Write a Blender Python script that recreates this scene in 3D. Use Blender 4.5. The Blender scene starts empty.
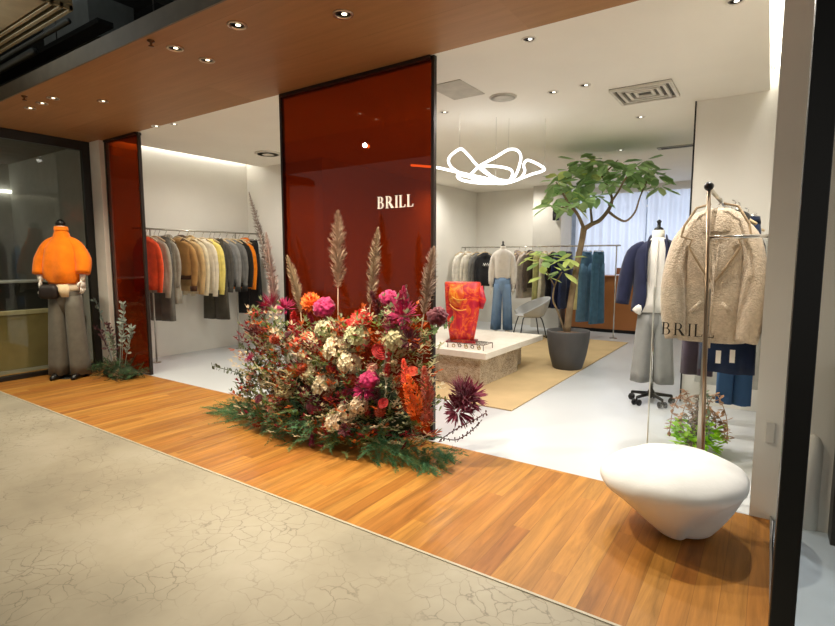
import bpy, math, random
from mathutils import Vector, Matrix, noise as mnoise
C = bpy.context.scene.collection
R = math.radians
PI = math.pi
random.seed(7)

# ------------------------------------------------------------------ camera, world, exposure
F_PX, YAW, CAM_H = 518.0, R(34.2), 1.25
PITCH = math.atan(54 / F_PX)
scn = bpy.context.scene
cam_d = bpy.data.cameras.new('camera')
cam_d.sensor_width = 36.0
cam_d.lens = 36.0 * F_PX / 835
cam_d.clip_start = 0.02
cam = bpy.data.objects.new('camera', cam_d)
C.objects.link(cam)
cam.location = (0, 0, CAM_H)
cam.rotation_euler = (PI / 2 - PITCH, 0, YAW)
scn.camera = cam
scn.view_settings.view_transform = 'Standard'
scn.view_settings.look = 'None'
scn.view_settings.exposure = 0.0
scn.view_settings.gamma = 1.0
scn.view_settings.use_curve_mapping = False
scn.cycles.max_bounces = 10
scn.cycles.diffuse_bounces = 5
scn.cycles.transparent_max_bounces = 16
scn.cycles.sample_clamp_indirect = 6.0
scn.cycles.use_denoising = True
scn.cycles.caustics_reflective = False
scn.cycles.caustics_refractive = False
world = bpy.data.worlds.new('world')
scn.world = world
world.use_nodes = True
world.node_tree.nodes['Background'].inputs[0].default_value = (1.0, 0.93, 0.82, 1)
world.node_tree.nodes['Background'].inputs[1].default_value = 0.38

def spot(name, loc, watts, color=(1, 0.9, 0.75), angle=110, blend=0.8, size=0.05, aim=None):
    d = bpy.data.lights.new(name, 'SPOT')
    d.energy = watts; d.color = color; d.spot_size = R(angle); d.spot_blend = blend; d.shadow_soft_size = size
    o = bpy.data.objects.new(name, d); C.objects.link(o); o.location = loc
    if aim is not None:
        v = Vector(aim) - Vector(loc)
        o.rotation_euler = v.to_track_quat('-Z', 'Y').to_euler()
    return o

def area(name, loc, watts, sx, sy, color, aim):
    d = bpy.data.lights.new(name, 'AREA')
    d.shape = 'RECTANGLE'; d.size = sx; d.size_y = sy; d.energy = watts; d.color = color
    o = bpy.data.objects.new(name, d); C.objects.link(o); o.location = loc
    v = Vector(aim) - Vector(loc)
    o.rotation_euler = v.to_track_quat('-Z', 'Y').to_euler()
    return o

# lamps of the mall corridor (behind and above the camera), plus two added fill spots
WARM = (1.0, 0.87, 0.66)
NEUT = (1.0, 0.95, 0.87)
spot('mall_spot', (-3.4, -0.9, 3.3), 54, (1.0, 0.84, 0.52), 120, 1.0, 0.06)
spot('mall_spot', (-1.3, 0.4, 3.3), 44, (1.0, 0.92, 0.74), 120, 1.0, 0.06)
spot('flower_fill_spot', (-2.7, 0.25, 3.3), 190, (1.0, 0.93, 0.82), 34, 0.9, 0.05, (-2.6, 2.6, 0.45))  # added fill that brightens the flowers from the front
spot('mall_spot', (-4.6, 0.7, 3.3), 30, (1.0, 0.92, 0.78), 120, 1.0, 0.06)
spot('ceiling_fill_spot', (-4.4, 0.6, 2.7), 60, (0.85, 0.95, 1.0), 150, 1.0, 0.03, (-4.0, 1.6, 4.0))  # added fill lifting the dark corridor ceiling, no fitting there
# daylight behind the sheer curtain of the far window
area('window_daylight', (-1.9, 10.75, 1.7), 45, 2.8, 2.2, (0.80, 0.87, 1.0), (-1.9, 9.0, 1.6))
# cove strips of the shop

# ------------------------------------------------------------------ pixel helper (a point of the photograph at a chosen depth plane)
_fwd = Vector((-math.sin(YAW) * math.cos(PITCH), math.cos(YAW) * math.cos(PITCH), -math.sin(PITCH)))
_rt = Vector((math.cos(YAW), math.sin(YAW), 0))
_up = _rt.cross(_fwd)
def at(px, py, Y):
    d = _fwd * F_PX + _rt * (px - 417.5) - _up * (py - 313)
    return Vector((0, 0, CAM_H)) + d * (Y / d.y)
def on_z(px, py, z):
    d = _fwd * F_PX + _rt * (px - 417.5) - _up * (py - 313)
    return Vector((0, 0, CAM_H)) + d * ((z - CAM_H) / d.z)
def at_x(px, py, X):
    d = _fwd * F_PX + _rt * (px - 417.5) - _up * (py - 313)
    return Vector((0, 0, CAM_H)) + d * (X / d.x)

# ------------------------------------------------------------------ materials
def lin(c):
    if isinstance(c, str):
        c = [int(c[i:i + 2], 16) / 255 for i in (0, 2, 4)]
        c = [x / 12.92 if x <= 0.04045 else ((x + 0.055) / 1.055) ** 2.4 for x in c]
    return (c[0], c[1], c[2], 1)

class NT:
    def __init__(s, name):
        s.m = bpy.data.materials.new(name); s.m.use_nodes = True
        s.t = s.m.node_tree; s.n = s.t.nodes; s.l = s.t.links
        s.b = s.n['Principled BSDF']; s.out = s.n['Material Output']
    def node(s, typ, **kw):
        n = s.n.new(typ)
        for k, v in kw.items():
            if k in n.inputs.keys(): n.inputs[k].default_value = v
            else: setattr(n, k, v)
        return n
    def link(s, a, b): s.l.new(a, b)
    def coord(s, scale=(1, 1, 1), rot=(0, 0, 0), kind='Object'):
        tc = s.node('ShaderNodeTexCoord'); mp = s.node('ShaderNodeMapping')
        mp.inputs['Scale'].default_value = scale; mp.inputs['Rotation'].default_value = rot
        s.link(tc.outputs[kind], mp.inputs['Vector']); return mp.outputs[0]
    def ramp(s, fac, stops):
        r = s.node('ShaderNodeValToRGB')
        e = r.color_ramp.elements
        while len(e) < len(stops): e.new(0.5)
        for k, (p, c) in zip(e, stops): k.position = p; k.color = lin(c)
        s.link(fac, r.inputs[0]); return r.outputs[0]
    def bump(s, h, strength, dist=0.01):
        b = s.node('ShaderNodeBump'); b.inputs['Strength'].default_value = strength; b.inputs['Distance'].default_value = dist
        s.link(h, b.inputs['Height']); s.link(b.outputs[0], s.b.inputs['Normal'])

_mc = {}
def mat(color, rough=0.7, metal=0.0, bump=0.0, bscale=60, var=0.12, vscale=8, spec=0.4, sheen=0.0, emit=None, estr=0):
    key = (str(color), rough, metal, bump, bscale, var, vscale, spec, sheen, str(emit), estr)
    if key in _mc: return _mc[key]
    t = NT('m_' + str(len(_mc)))
    co = t.coord()
    nz = t.node('ShaderNodeTexNoise'); nz.inputs['Scale'].default_value = vscale; nz.inputs['Detail'].default_value = 4
    t.link(co, nz.inputs['Vector'])
    c = lin(color)
    lo = [x * (1 - var) for x in c[:3]]; hi = [min(1, x * (1 + var)) for x in c[:3]]
    col = t.ramp(nz.outputs['Fac'], [(0.3, lo), (0.7, hi)])
    t.link(col, t.b.inputs['Base Color'])
    t.b.inputs['Roughness'].default_value = rough; t.b.inputs['Metallic'].default_value = metal
    t.b.inputs['Specular IOR Level'].default_value = spec
    if sheen: t.b.inputs['Sheen Weight'].default_value = sheen
    if bump:
        n2 = t.node('ShaderNodeTexNoise'); n2.inputs['Scale'].default_value = bscale; n2.inputs['Detail'].default_value = 3
        t.link(co, n2.inputs['Vector']); t.bump(n2.outputs['Fac'], bump)
    if emit is not None:
        t.b.inputs['Emission Color'].default_value = lin(emit); t.b.inputs['Emission Strength'].default_value = estr
    _mc[key] = t.m
    return t.m
def fabric(color, var=0.15, bump=0.25, bscale=180, sheen=0.15): return mat(color, 0.9, 0, bump, bscale, var, 14, 0.2, sheen)
def metal(color, rough=0.3): return mat(color, rough, 1.0, 0, 60, 0.05)

def planks(name, axis, width, length, cols, rough, grain_str, spec=0.5):
    """boards running along one axis, each with its own tone and a stretched grain"""
    t = NT(name)
    tc = t.node('ShaderNodeTexCoord'); sx = t.node('ShaderNodeSeparateXYZ'); t.link(tc.outputs['Object'], sx.inputs[0])
    a, b = ('X', 'Y') if axis == 'Y' else ('Y', 'X')
    def mth(op, x, y=None):
        n = t.node('ShaderNodeMath', operation=op)
        for i, v in enumerate((x, y)):
            if v is None: continue
            if hasattr(v, 'links'): t.link(v, n.inputs[i])
            else: n.inputs[i].default_value = v
        return n.outputs[0]
    u = mth('DIVIDE', sx.outputs[a], width); iu = mth('FLOOR', u)
    off = mth('MULTIPLY', iu, 0.377)
    v = mth('ADD', mth('DIVIDE', sx.outputs[b], length), off); iv = mth('FLOOR', v)
    cb = t.node('ShaderNodeCombineXYZ'); t.link(iu, cb.inputs[0]); t.link(iv, cb.inputs[1])
    wn = t.node('ShaderNodeTexWhiteNoise', noise_dimensions='2D'); t.link(cb.outputs[0], wn.inputs['Vector'])
    base = t.ramp(wn.outputs['Value'], cols)
    mp = t.node('ShaderNodeMapping'); t.link(tc.outputs['Object'], mp.inputs[0])
    mp.inputs['Scale'].default_value = (22, 1.6, 1) if axis == 'Y' else (1.6, 22, 1)
    ad = t.node('ShaderNodeVectorMath', operation='ADD'); t.link(mp.outputs[0], ad.inputs[0])
    sc = t.node('ShaderNodeVectorMath', operation='SCALE'); t.link(wn.outputs['Color'], sc.inputs[0]); sc.inputs['Scale'].default_value = 20
    t.link(sc.outputs[0], ad.inputs[1])
    nz = t.node('ShaderNodeTexNoise', Scale=1.0, Detail=6.0, Roughness=0.65, Distortion=0.6); t.link(ad.outputs[0], nz.inputs['Vector'])
    gr = t.ramp(nz.outputs['Fac'], [(0.25, (1 - grain_str,) * 3), (0.6, (1, 1, 1)), (0.8, (1 + grain_str * .45,) * 3)])
    mx = t.node('ShaderNodeMix', data_type='RGBA', blend_type='MULTIPLY'); mx.inputs[0].default_value = 1
    t.link(base, mx.inputs[6]); t.link(gr, mx.inputs[7])
    # seam lines between the boards
    fu = mth('FRACT', u); d = mth('ABSOLUTE', mth('SUBTRACT', fu, 0.5)); seam = mth('GREATER_THAN', d, 0.5 - 0.0012 / width)
    mx2 = t.node('ShaderNodeMix', data_type='RGBA'); t.link(mth('MULTIPLY', seam, 0.35), mx2.inputs[0]); t.link(mx.outputs[2], mx2.inputs[6])
    mx2.inputs[7].default_value = (0.05, 0.025, 0.01, 1)
    t.link(mx2.outputs[2], t.b.inputs['Base Color'])
    t.b.inputs['Roughness'].default_value = rough; t.b.inputs['Specular IOR Level'].default_value = spec
    t.bump(nz.outputs['Fac'], 0.06, 0.004)
    return t.m

def concrete_mat():
    t = NT('cracked_concrete')
    co = t.coord()
    n1 = t.node('ShaderNodeTexNoise', Scale=1.3, Detail=5.0, Roughness=0.6); t.link(co, n1.inputs['Vector'])
    base = t.ramp(n1.outputs['Fac'], [(0.28, '8d8675'), (0.5, 'a29a87'), (0.75, 'b3ac9b')])
    n2 = t.node('ShaderNodeTexNoise', Scale=5.0, Detail=5.0); t.link(co, n2.inputs['Vector'])
    ad = t.node('ShaderNodeMix', data_type='VECTOR'); ad.inputs[0].default_value = 0.16
    t.link(co, ad.inputs[4]); t.link(n2.outputs['Color'], ad.inputs[5])
    vo = t.node('ShaderNodeTexVoronoi', feature='DISTANCE_TO_EDGE', Scale=15.0); t.link(ad.outputs[1], vo.inputs['Vector'])
    crack = t.ramp(vo.outputs['Distance'], [(0.0, (1, 1, 1)), (0.035, (0, 0, 0))])
    n3 = t.node('ShaderNodeTexNoise', Scale=2.2, Detail=3.0); t.link(co, n3.inputs['Vector'])
    msk = t.ramp(n3.outputs['Fac'], [(0.41, (0, 0, 0)), (0.58, (1, 1, 1))])
    mm = t.node('ShaderNodeMath', operation='MULTIPLY'); t.link(crack, mm.inputs[0]); t.link(msk, mm.inputs[1])
    m2 = t.node('ShaderNodeMath', operation='MULTIPLY'); t.link(mm.outputs[0], m2.inputs[0]); m2.inputs[1].default_value = 0.55
    mx = t.node('ShaderNodeMix', data_type='RGBA'); t.link(m2.outputs[0], mx.inputs[0]); t.link(base, mx.inputs[6])
    mx.inputs[7].default_value = lin('4c4639')
    t.link(mx.outputs[2], t.b.inputs['Base Color'])
    t.b.inputs['Roughness'].default_value = 0.5; t.b.inputs['Specular IOR Level'].default_value = 0.35
    t.bump(n1.outputs['Fac'], 0.05)
    return t.m

def stone_mat(name, cols, scale, vein):
    t = NT(name); co = t.coord()
    n1 = t.node('ShaderNodeTexNoise', Scale=scale, Detail=8.0, Roughness=0.7, Distortion=1.2); t.link(co, n1.inputs['Vector'])
    base = t.ramp(n1.outputs['Fac'], cols)
    co2 = t.coord((1, 1, 2.5))
    n2 = t.node('ShaderNodeTexNoise', Scale=scale * 2.2, Detail=6.0, Roughness=0.8, Distortion=2.0); t.link(co2, n2.inputs['Vector'])
    v = t.ramp(n2.outputs['Fac'], [(0.46, (0, 0, 0)), (0.5, (1, 1, 1)), (0.54, (0, 0, 0))])
    mm = t.node('ShaderNodeMath', operation='MULTIPLY'); t.link(v, mm.inputs[0]); mm.inputs[1].default_value = vein
    mx = t.node('ShaderNodeMix', data_type='RGBA'); t.link(mm.outputs[0], mx.inputs[0]); t.link(base, mx.inputs[6]); mx.inputs[7].default_value = lin('f4eee2')
    t.link(mx.outputs[2], t.b.inputs['Base Color']); t.b.inputs['Roughness'].default_value = 0.45
    t.bump(n1.outputs['Fac'], 0.1)
    return t.m

def glass_mat(name, tint, refl_min=0.02, rough=0.0, diffuse=None, dfac=0.0):
    t = NT(name); t.n.remove(t.b)
    tr = t.node('ShaderNodeBsdfTransparent'); tr.inputs[0].default_value = lin(tint)
    gl = t.node('ShaderNodeBsdfGlossy'); gl.inputs['Roughness'].default_value = rough
    lw = t.node('ShaderNodeFresnel'); ge = t.node('ShaderNodeNewGeometry'); ma = t.node('ShaderNodeMath', operation='MULTIPLY_ADD')
    t.link(ge.outputs['Backfacing'], ma.inputs[0]); ma.inputs[1].default_value = 1 / 1.45 - 1.45; ma.inputs[2].default_value = 1.45
    t.link(ma.outputs[0], lw.inputs['IOR'])
    mx = t.node('ShaderNodeMixShader'); t.link(lw.outputs[0], mx.inputs[0])
    src = tr.outputs[0]
    if diffuse is not None:
        df = t.node('ShaderNodeBsdfDiffuse'); df.inputs[0].default_value = lin(diffuse)
        m0 = t.node('ShaderNodeMixShader'); m0.inputs[0].default_value = dfac
        t.link(tr.outputs[0], m0.inputs[1]); t.link(df.outputs[0], m0.inputs[2]); src = m0.outputs[0]
    t.link(src, mx.inputs[1]); t.link(gl.outputs[0], mx.inputs[2]); t.link(mx.outputs[0], t.out.inputs['Surface'])
    return t.m

def emit_mat(name, color, s):
    t = NT(name); t.n.remove(t.b)
    e = t.node('ShaderNodeEmission'); e.inputs[0].default_value = lin(color); e.inputs[1].default_value = s
    t.link(e.outputs[0], t.out.inputs['Surface']); return t.m

def sheer_mat(name, color):
    t = NT(name); t.n.remove(t.b)
    d = t.node('ShaderNodeBsdfDiffuse'); d.inputs[0].default_value = lin(color)
    tl = t.node('ShaderNodeBsdfTranslucent'); tl.inputs[0].default_value = lin(color)
    mx = t.node('ShaderNodeMixShader'); mx.inputs[0].default_value = 0.65
    t.link(d.outputs[0], mx.inputs[1]); t.link(tl.outputs[0], mx.inputs[2]); t.link(mx.outputs[0], t.out.inputs['Surface'])
    return t.m

def print_mat(name, c1, c2, c3):
    """scarf print: rings and blotches of three colours"""
    t = NT(name); co = t.coord((1, 1, 1))
    v = t.node('ShaderNodeTexNoise', Scale=5.0, Detail=3.0, Distortion=2.5); t.link(co, v.inputs['Vector'])
    base = t.ramp(v.outputs['Fac'], [(0.36, c2), (0.47, c1), (0.52, c3), (0.55, c1), (0.66, c2)])
    t.link(base, t.b.inputs['Base Color']); t.b.inputs['Roughness'].default_value = 0.45
    return t.m

def denim(c_top, c_bot, z0, z1):
    """washed denim: paler at the thigh, darker below"""
    t = NT('denim'); tc = t.node('ShaderNodeTexCoord'); sx = t.node('ShaderNodeSeparateXYZ'); t.link(tc.outputs['Object'], sx.inputs[0])
    nz = t.node('ShaderNodeTexNoise', Scale=7.0, Detail=6.0); t.link(tc.outputs['Object'], nz.inputs['Vector'])
    mr = t.node('ShaderNodeMapRange'); t.link(sx.outputs['Z'], mr.inputs[0]); mr.inputs[1].default_value = z0; mr.inputs[2].default_value = z1
    ad = t.node('ShaderNodeMath', operation='MULTIPLY_ADD'); t.link(nz.outputs['Fac'], ad.inputs[0]); ad.inputs[1].default_value = 0.5; t.link(mr.outputs[0], ad.inputs[2])
    col = t.ramp(ad.outputs[0], [(0.2, c_bot), (0.9, c_top)])
    t.link(col, t.b.inputs['Base Color']); t.b.inputs['Roughness'].default_value = 0.9
    return t.m

def leaf_mat(color, var=.25):
    t = NT('leaf'); co = t.coord(); nz = t.node('ShaderNodeTexNoise', Scale=5.0, Detail=3.0); t.link(co, nz.inputs['Vector'])
    c = lin(color); col = t.ramp(nz.outputs['Fac'], [(.3, [x * (1 - var) for x in c[:3]]), (.7, [min(1, x * (1 + var)) for x in c[:3]])])
    t.link(col, t.b.inputs['Base Color']); t.b.inputs['Roughness'].default_value = .45; t.b.inputs['Specular IOR Level'].default_value = .4
    tl = t.node('ShaderNodeBsdfTranslucent'); t.link(col, tl.inputs[0]); mx = t.node('ShaderNodeMixShader'); mx.inputs[0].default_value = .5
    t.link(t.b.outputs[0], mx.inputs[1]); t.link(tl.outputs[0], mx.inputs[2]); t.link(mx.outputs[0], t.out.inputs['Surface']); return t.m
M_WHITE = mat('efece4', 0.75, var=0.03)
M_WALL = mat('e4e1d8', 0.8, var=0.03, vscale=2)
M_CEIL = mat('efece2', 0.85, var=0.02, vscale=2)
M_FLOOR_IN = mat('c6cacd', 0.28, var=0.03, vscale=1.5, spec=0.4)
M_BLACK = mat('0b0c0e', 0.4, var=0.1)
M_DARK = mat('1b1c1c', 0.7, var=0.2)
M_STEEL = metal('b8b4aa', 0.28)
M_BRONZE = metal('8a7864', 0.32)
M_CHROME = metal('d8d6d0', 0.15)
M_MANN = mat('ece6da', 0.45, var=0.02)
M_RED = glass_mat('red_glass', (0.46, 0.14, 0.035), diffuse=(0.30, 0.02, 0.004), dfac=0.06)
M_CLEAR = glass_mat('clear_glass', (0.97, 0.98, 0.975))
M_TINT = glass_mat('shopfront_glass', (0.80, 0.82, 0.78))

# ------------------------------------------------------------------ mesh builder
class MB:
    def __init__(s): s.v = []; s.f = []; s.mi = []; s.cur = 0
    def add(s, vs, fs):
        b = len(s.v); s.v += [tuple(p) for p in vs]; s.f += [[i + b for i in f] for f in fs]; s.mi += [s.cur] * len(fs); return s
    def box(s, x0, x1, y0, y1, z0, z1):
        v = [(x, y, z) for z in (z0, z1) for y in (y0, y1) for x in (x0, x1)]
        return s.add(v, [(0, 2, 3, 1), (4, 5, 7, 6), (0, 1, 5, 4), (2, 6, 7, 3), (0, 4, 6, 2), (1, 3, 7, 5)])
    def tube(s, path, r, n=8, flat=1.0, caps=True, smooth_path=0, up=None):
        P = [Vector(p) for p in path]
        if smooth_path:
            P, r = spline(P, smooth_path, r)
        rr = r if isinstance(r, (list, tuple)) else [r] * len(P)
        V = []; prev = None
        for i, p in enumerate(P):
            d = (P[min(i + 1, len(P) - 1)] - P[max(i - 1, 0)]).normalized()
            if prev is None:
                ref = Vector(up) if up else (Vector((0, 1, 0)) if abs(d.y) < 0.9 else Vector((1, 0, 0)))
                a = d.cross(ref).normalized()
            else:
                a = (prev - d * prev.dot(d)).normalized()
            prev = a; b = d.cross(a)
            for k in range(n):
                t = 2 * PI * k / n
                V.append(p + a * (math.cos(t) * rr[i]) + b * (math.sin(t) * rr[i] * flat))
        Fs = []
        for i in range(len(P) - 1):
            for k in range(n):
                Fs.append((i * n + k, i * n + (k + 1) % n, (i + 1) * n + (k + 1) % n, (i + 1) * n + k))
        if caps:
            Fs.append(tuple(range(n))[::-1]); Fs.append(tuple(range((len(P) - 1) * n, len(P) * n)))
        return s.add(V, Fs)
    def loft(s, rings, n=28, caps=(True, True)):
        """rings: (cx, cy, z, rx, ry[, fold amplitude, fold count, phase, squareness])"""
        V = []
        for r in rings:
            cx, cy, z, rx, ry = r[:5]
            fa, fc, ph, sq = (list(r[5:]) + [0, 5, 0, 1.0][len(r) - 5:])[:4] if len(r) < 9 else r[5:9]
            for k in range(n):
                t = 2 * PI * k / n
                c, sn = math.cos(t), math.sin(t)
                c2 = math.copysign(abs(c) ** sq, c); s2 = math.copysign(abs(sn) ** sq, sn)
                m = 1 + fa * math.sin(fc * t + ph) + fa * 0.6 * math.sin((fc * 1.7) * t + ph * 2.3)
                my = 1 + fa * 3.0 * math.sin(fc * t + ph)
                V.append((cx + rx * c2 * m, cy + ry * s2 * my, z))
        Fs = []
        for i in range(len(rings) - 1):
            for k in range(n):
                Fs.append((i * n + k, (i + 1) * n + k, (i + 1) * n + (k + 1) % n, i * n + (k + 1) % n))
        if caps[0]: Fs.append(tuple(range(n)))
        if caps[1]: Fs.append(tuple(range((len(rings) - 1) * n, len(rings) * n))[::-1])
        return s.add(V, Fs)
    def lathe(s, prof, n=24, c=(0, 0, 0)):
        V = []; Fs = []
        for (r, z) in prof:
            for k in range(n):
                t = 2 * PI * k / n
                V.append((c[0] + r * math.cos(t), c[1] + r * math.sin(t), c[2] + z))
        for i in range(len(prof) - 1):
            for k in range(n):
                Fs.append((i * n + k, i * n + (k + 1) % n, (i + 1) * n + (k + 1) % n, (i + 1) * n + k))
        Fs.append(tuple(range(n))[::-1]); Fs.append(tuple(range((len(prof) - 1) * n, len(prof) * n)))
        return s.add(V, Fs)
    def ball(s, c, rx, ry=None, rz=None, n=12, m=8, fn=None):
        ry = ry or rx; rz = rz or rx
        V = []; Fs = []
        for i in range(m + 1):
            ph = PI * i / m
            for k in range(n):
                t = 2 * PI * k / n
                d = Vector((math.sin(ph) * math.cos(t), math.sin(ph) * math.sin(t), math.cos(ph)))
                q = fn(d) if fn else 1
                V.append((c[0] + d.x * rx * q, c[1] + d.y * ry * q, c[2] + d.z * rz * q))
        for i in range(m):
            for k in range(n):
                Fs.append((i * n + k, (i + 1) * n + k, (i + 1) * n + (k + 1) % n, i * n + (k + 1) % n))
        return s.add(V, Fs)
    def leaf(s, p, d, up, L, W, fold=0.15, droop=0.0):
        p = Vector(p); d = Vector(d).normalized(); sd = d.cross(Vector(up))
        if sd.length < 1e-4: sd = d.cross(Vector((1, 0, 0)))
        sd.normalize(); nn = sd.cross(d)
        g = Vector((0, 0, -1))
        a = p; b = p + d * L * .35 - nn * W * fold + g * droop * L * .1; c = p + d * L * .72 - nn * W * fold * .8 + g * droop * L * .35; e = p + d * L + g * droop * L * .7
        l1 = b + sd * W * .42 + nn * W * fold; r1 = b - sd * W * .42 + nn * W * fold
        l2 = c + sd * W * .46 + nn * W * fold; r2 = c - sd * W * .46 + nn * W * fold
        return s.add([a, b, c, e, l1, l2, r1, r2], [(0, 1, 4), (1, 2, 5, 4), (2, 3, 5), (0, 6, 1), (1, 6, 7, 2), (2, 7, 3)])
    def quad(s, a, b, c, d): return s.add([a, b, c, d], [(0, 1, 2, 3)])
    def xf(s, M, start=0):
        for i in range(start, len(s.v)): s.v[i] = tuple(M @ Vector(s.v[i]))
        return s
    def build(s, name, mats, parent=None, smooth=True, loc=None, bevel=0.0):
        me = bpy.data.meshes.new(name)
        me.from_pydata(s.v, [], s.f)
        for m in (mats if isinstance(mats, (list, tuple)) else [mats]): me.materials.append(m)
        me.polygons.foreach_set('material_index', s.mi)
        if smooth: me.polygons.foreach_set('use_smooth', [True] * len(s.f))
        me.update()
        o = bpy.data.objects.new(name, me); C.objects.link(o)
        if parent: o.parent = parent
        if loc is not None: o.location = loc
        if bevel:
            md = o.modifiers.new('bevel', 'BEVEL'); md.width = bevel; md.segments = 2; md.limit_method = 'ANGLE'
        return o

def spline(P, k, r=None):
    out = []; ro = []
    rr = r if isinstance(r, (list, tuple)) else ([r] * len(P))
    n = len(P)
    for i in range(n - 1):
        p0, p1, p2, p3 = P[max(i - 1, 0)], P[i], P[i + 1], P[min(i + 2, n - 1)]
        for j in range(k):
            t = j / k
            out.append(0.5 * ((2 * p1) + (p2 - p0) * t + (2 * p0 - 5 * p1 + 4 * p2 - p3) * t * t + (3 * p1 - p0 - 3 * p2 + p3) * t ** 3))
            ro.append(rr[i] * (1 - t) + rr[i + 1] * t if r is not None else 0)
    out.append(P[-1]); ro.append(rr[-1])
    return out, ro

def tag(o, label, cat, group=None, kind=None):
    o['label'] = label; o['category'] = cat
    if group: o['group'] = group
    if kind: o['kind'] = kind
    return o
def thing(name, label, cat, loc=(0, 0, 0), rz=0.0, group=None):
    o = bpy.data.objects.new(name, None); C.objects.link(o)
    o.empty_display_size = 0.1
    o.location = loc; o.rotation_euler = (0, 0, rz)
    return tag(o, label, cat, group)
def struct(name, mb, m, smooth=False, bevel=0.0):
    o = mb.build(name, m, None, smooth, bevel=bevel); o['kind'] = 'structure'; return o
def clone(o, parent=None):
    c = o.copy(); C.objects.link(c)
    if parent: c.parent = parent
    for ch in list(o.children): clone(ch, c)
    return c

# ------------------------------------------------------------------ the setting
Y0, Y1, ZC = 1.75, 2.92, 2.555
XL = -6.45
M_DECK = planks('deck_wood', 'Y', 0.085, 1.9, [(0.0, 'a86e30'), (0.35, 'b67c36'), (0.65, 'be8840'), (1.0, 'a66a30')], 0.42, 0.55, 0.3)
M_SOFFIT = planks('soffit_wood', 'X', 0.62, 2.4, [(0.0, 'a57a50'), (0.5, 'ac8157'), (1.0, 'a2774d')], 0.5, 0.16, 0.3)
struct('floor', MB().box(-9, 3.5, -4, Y0, -0.1, 0), concrete_mat())
struct('floor_deck', MB().box(XL - .35, 0.075, Y0, Y1, -0.1, 0.0), M_DECK)
struct('floor_shop', MB().box(-6.6, 0.0, Y1, 11.2, -0.1, 0.0), M_FLOOR_IN)
struct('trim_1', MB().box(-9, 0.6, Y0 - .006, Y0 + .006, -0.05, 0.004), mat('b8b09c', 0.4))
struct('ceiling_soffit', MB().box(-7.0, 0.6, Y0, Y1 + .01, ZC, ZC + .1), M_SOFFIT)
struct('trim_2', MB().box(-7.0, 0.6, Y0 - .012, Y0, ZC - .003, ZC + .105), mat('6a6152', 0.5))
struct('ceiling_shop', MB().box(-6.10, -0.085, Y1 + .01, 10.2, ZC, ZC + .1), M_CEIL)
struct('ceiling_slot', MB().box(-6.6, -6.1, Y1 + .01, 5.3, 2.72, 2.76).box(-0.085, 0.2, Y1 + .01, 5.2, 2.72, 2.76), M_CEIL)
COVE = emit_mat('cove_led', (1, 0.97, 0.90), 16)
for nm, x, y0, y1, lab in (('cove_strip', -6.385, 2.96, 4.95, 'bright linear light in the ceiling slot above the left clothes rail'), ('cove_strip', -0.045, 2.96, 4.95, 'bright linear light in the ceiling slot above the right wall')):
    tag(MB().box(x - .012, x + .012, y0, y1, 2.66, 2.675).build(nm, COVE, None, False), lab, 'strip light')
struct('wall_left', MB().box(-6.6, -6.42, Y1 + .01, 5.0, 0, 2.8), M_WALL)
struct('wall_bay', MB().box(-6.6, -4.9, 5.0, 5.15, 0, 2.8), M_WALL)
struct('wall_room', MB().box(-5.05, -4.9, 5.15, 9.4, 0, 2.6), M_WALL)
struct('wall_back', MB().box(-5.05, -3.62, 9.3, 9.5, 0, 2.6), M_WALL)
struct('wall_column', MB().box(-3.62, -3.10, 9.05, 9.6, 0, 2.6), mat('c9c6bd', 0.8, var=0.03))
struct('wall_header', MB().box(-3.1, -0.5, 9.9, 10.1, 2.44, 2.6), M_WALL)
struct('wall_sill', MB().box(-3.1, -0.5, 9.95, 10.1, 0, 0.35), M_WALL)
struct('wall_alcove', MB().box(-0.59, 0.2, 5.0, 11, 0, 2.8), M_WALL)
struct('wall_right', MB().box(-0.018, 0.6, Y1, 5.1, 0, 2.8), M_WALL)
struct('trim_3', MB().box(-0.60, -0.588, 4.995, 5.01, 0, ZC), M_BLACK)
# outer shell that closes the far window niche
struct('wall_outside', MB().box(-3.6, 0.2, 11.2, 11.3, 0, 3.2), mat('c9d4e6', 0.9))
# left end of the shop front: white jamb, dark door frame and glass wall
struct('trim_4', MB().box(-6.42, -6.20, Y1 - .04, Y1 + .10, 0, ZC), M_WHITE)
struct('trim_5', MB().box(XL - .03, XL + .03, 2.80, Y1 - .04, 0, ZC).box(XL - .03, XL + .03, -0.5, 2.80, ZC - .10, ZC).box(XL - .03, XL + .03, -0.5, 2.80, 0, 0.05), mat('1d1a16', 0.4), bevel=0.004)
struct('window_1', MB().box(XL - .006, XL + .006, -0.5, 2.80, 0.05, ZC - .10), M_TINT)
# dim neighbouring room behind the glass
struct('floor_neighbour', MB().box(-9.2, XL - .35, -0.5, Y1 + .2, -0.1, 0.0), mat('8d8672', 0.6))
struct('wall_neighbour', MB().box(-9.3, -9.15, -1.0, 3.2, 0, 2.8).box(-9.3, -6.6, 3.0, 3.15, 0, 2.8), mat('b4b2aa', 0.9, var=0.05))
struct('ceiling_neighbour', MB().box(-9.3, -7.0, -1.0, 3.15, 2.6, 2.7), mat('77756c', 0.9))
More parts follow.
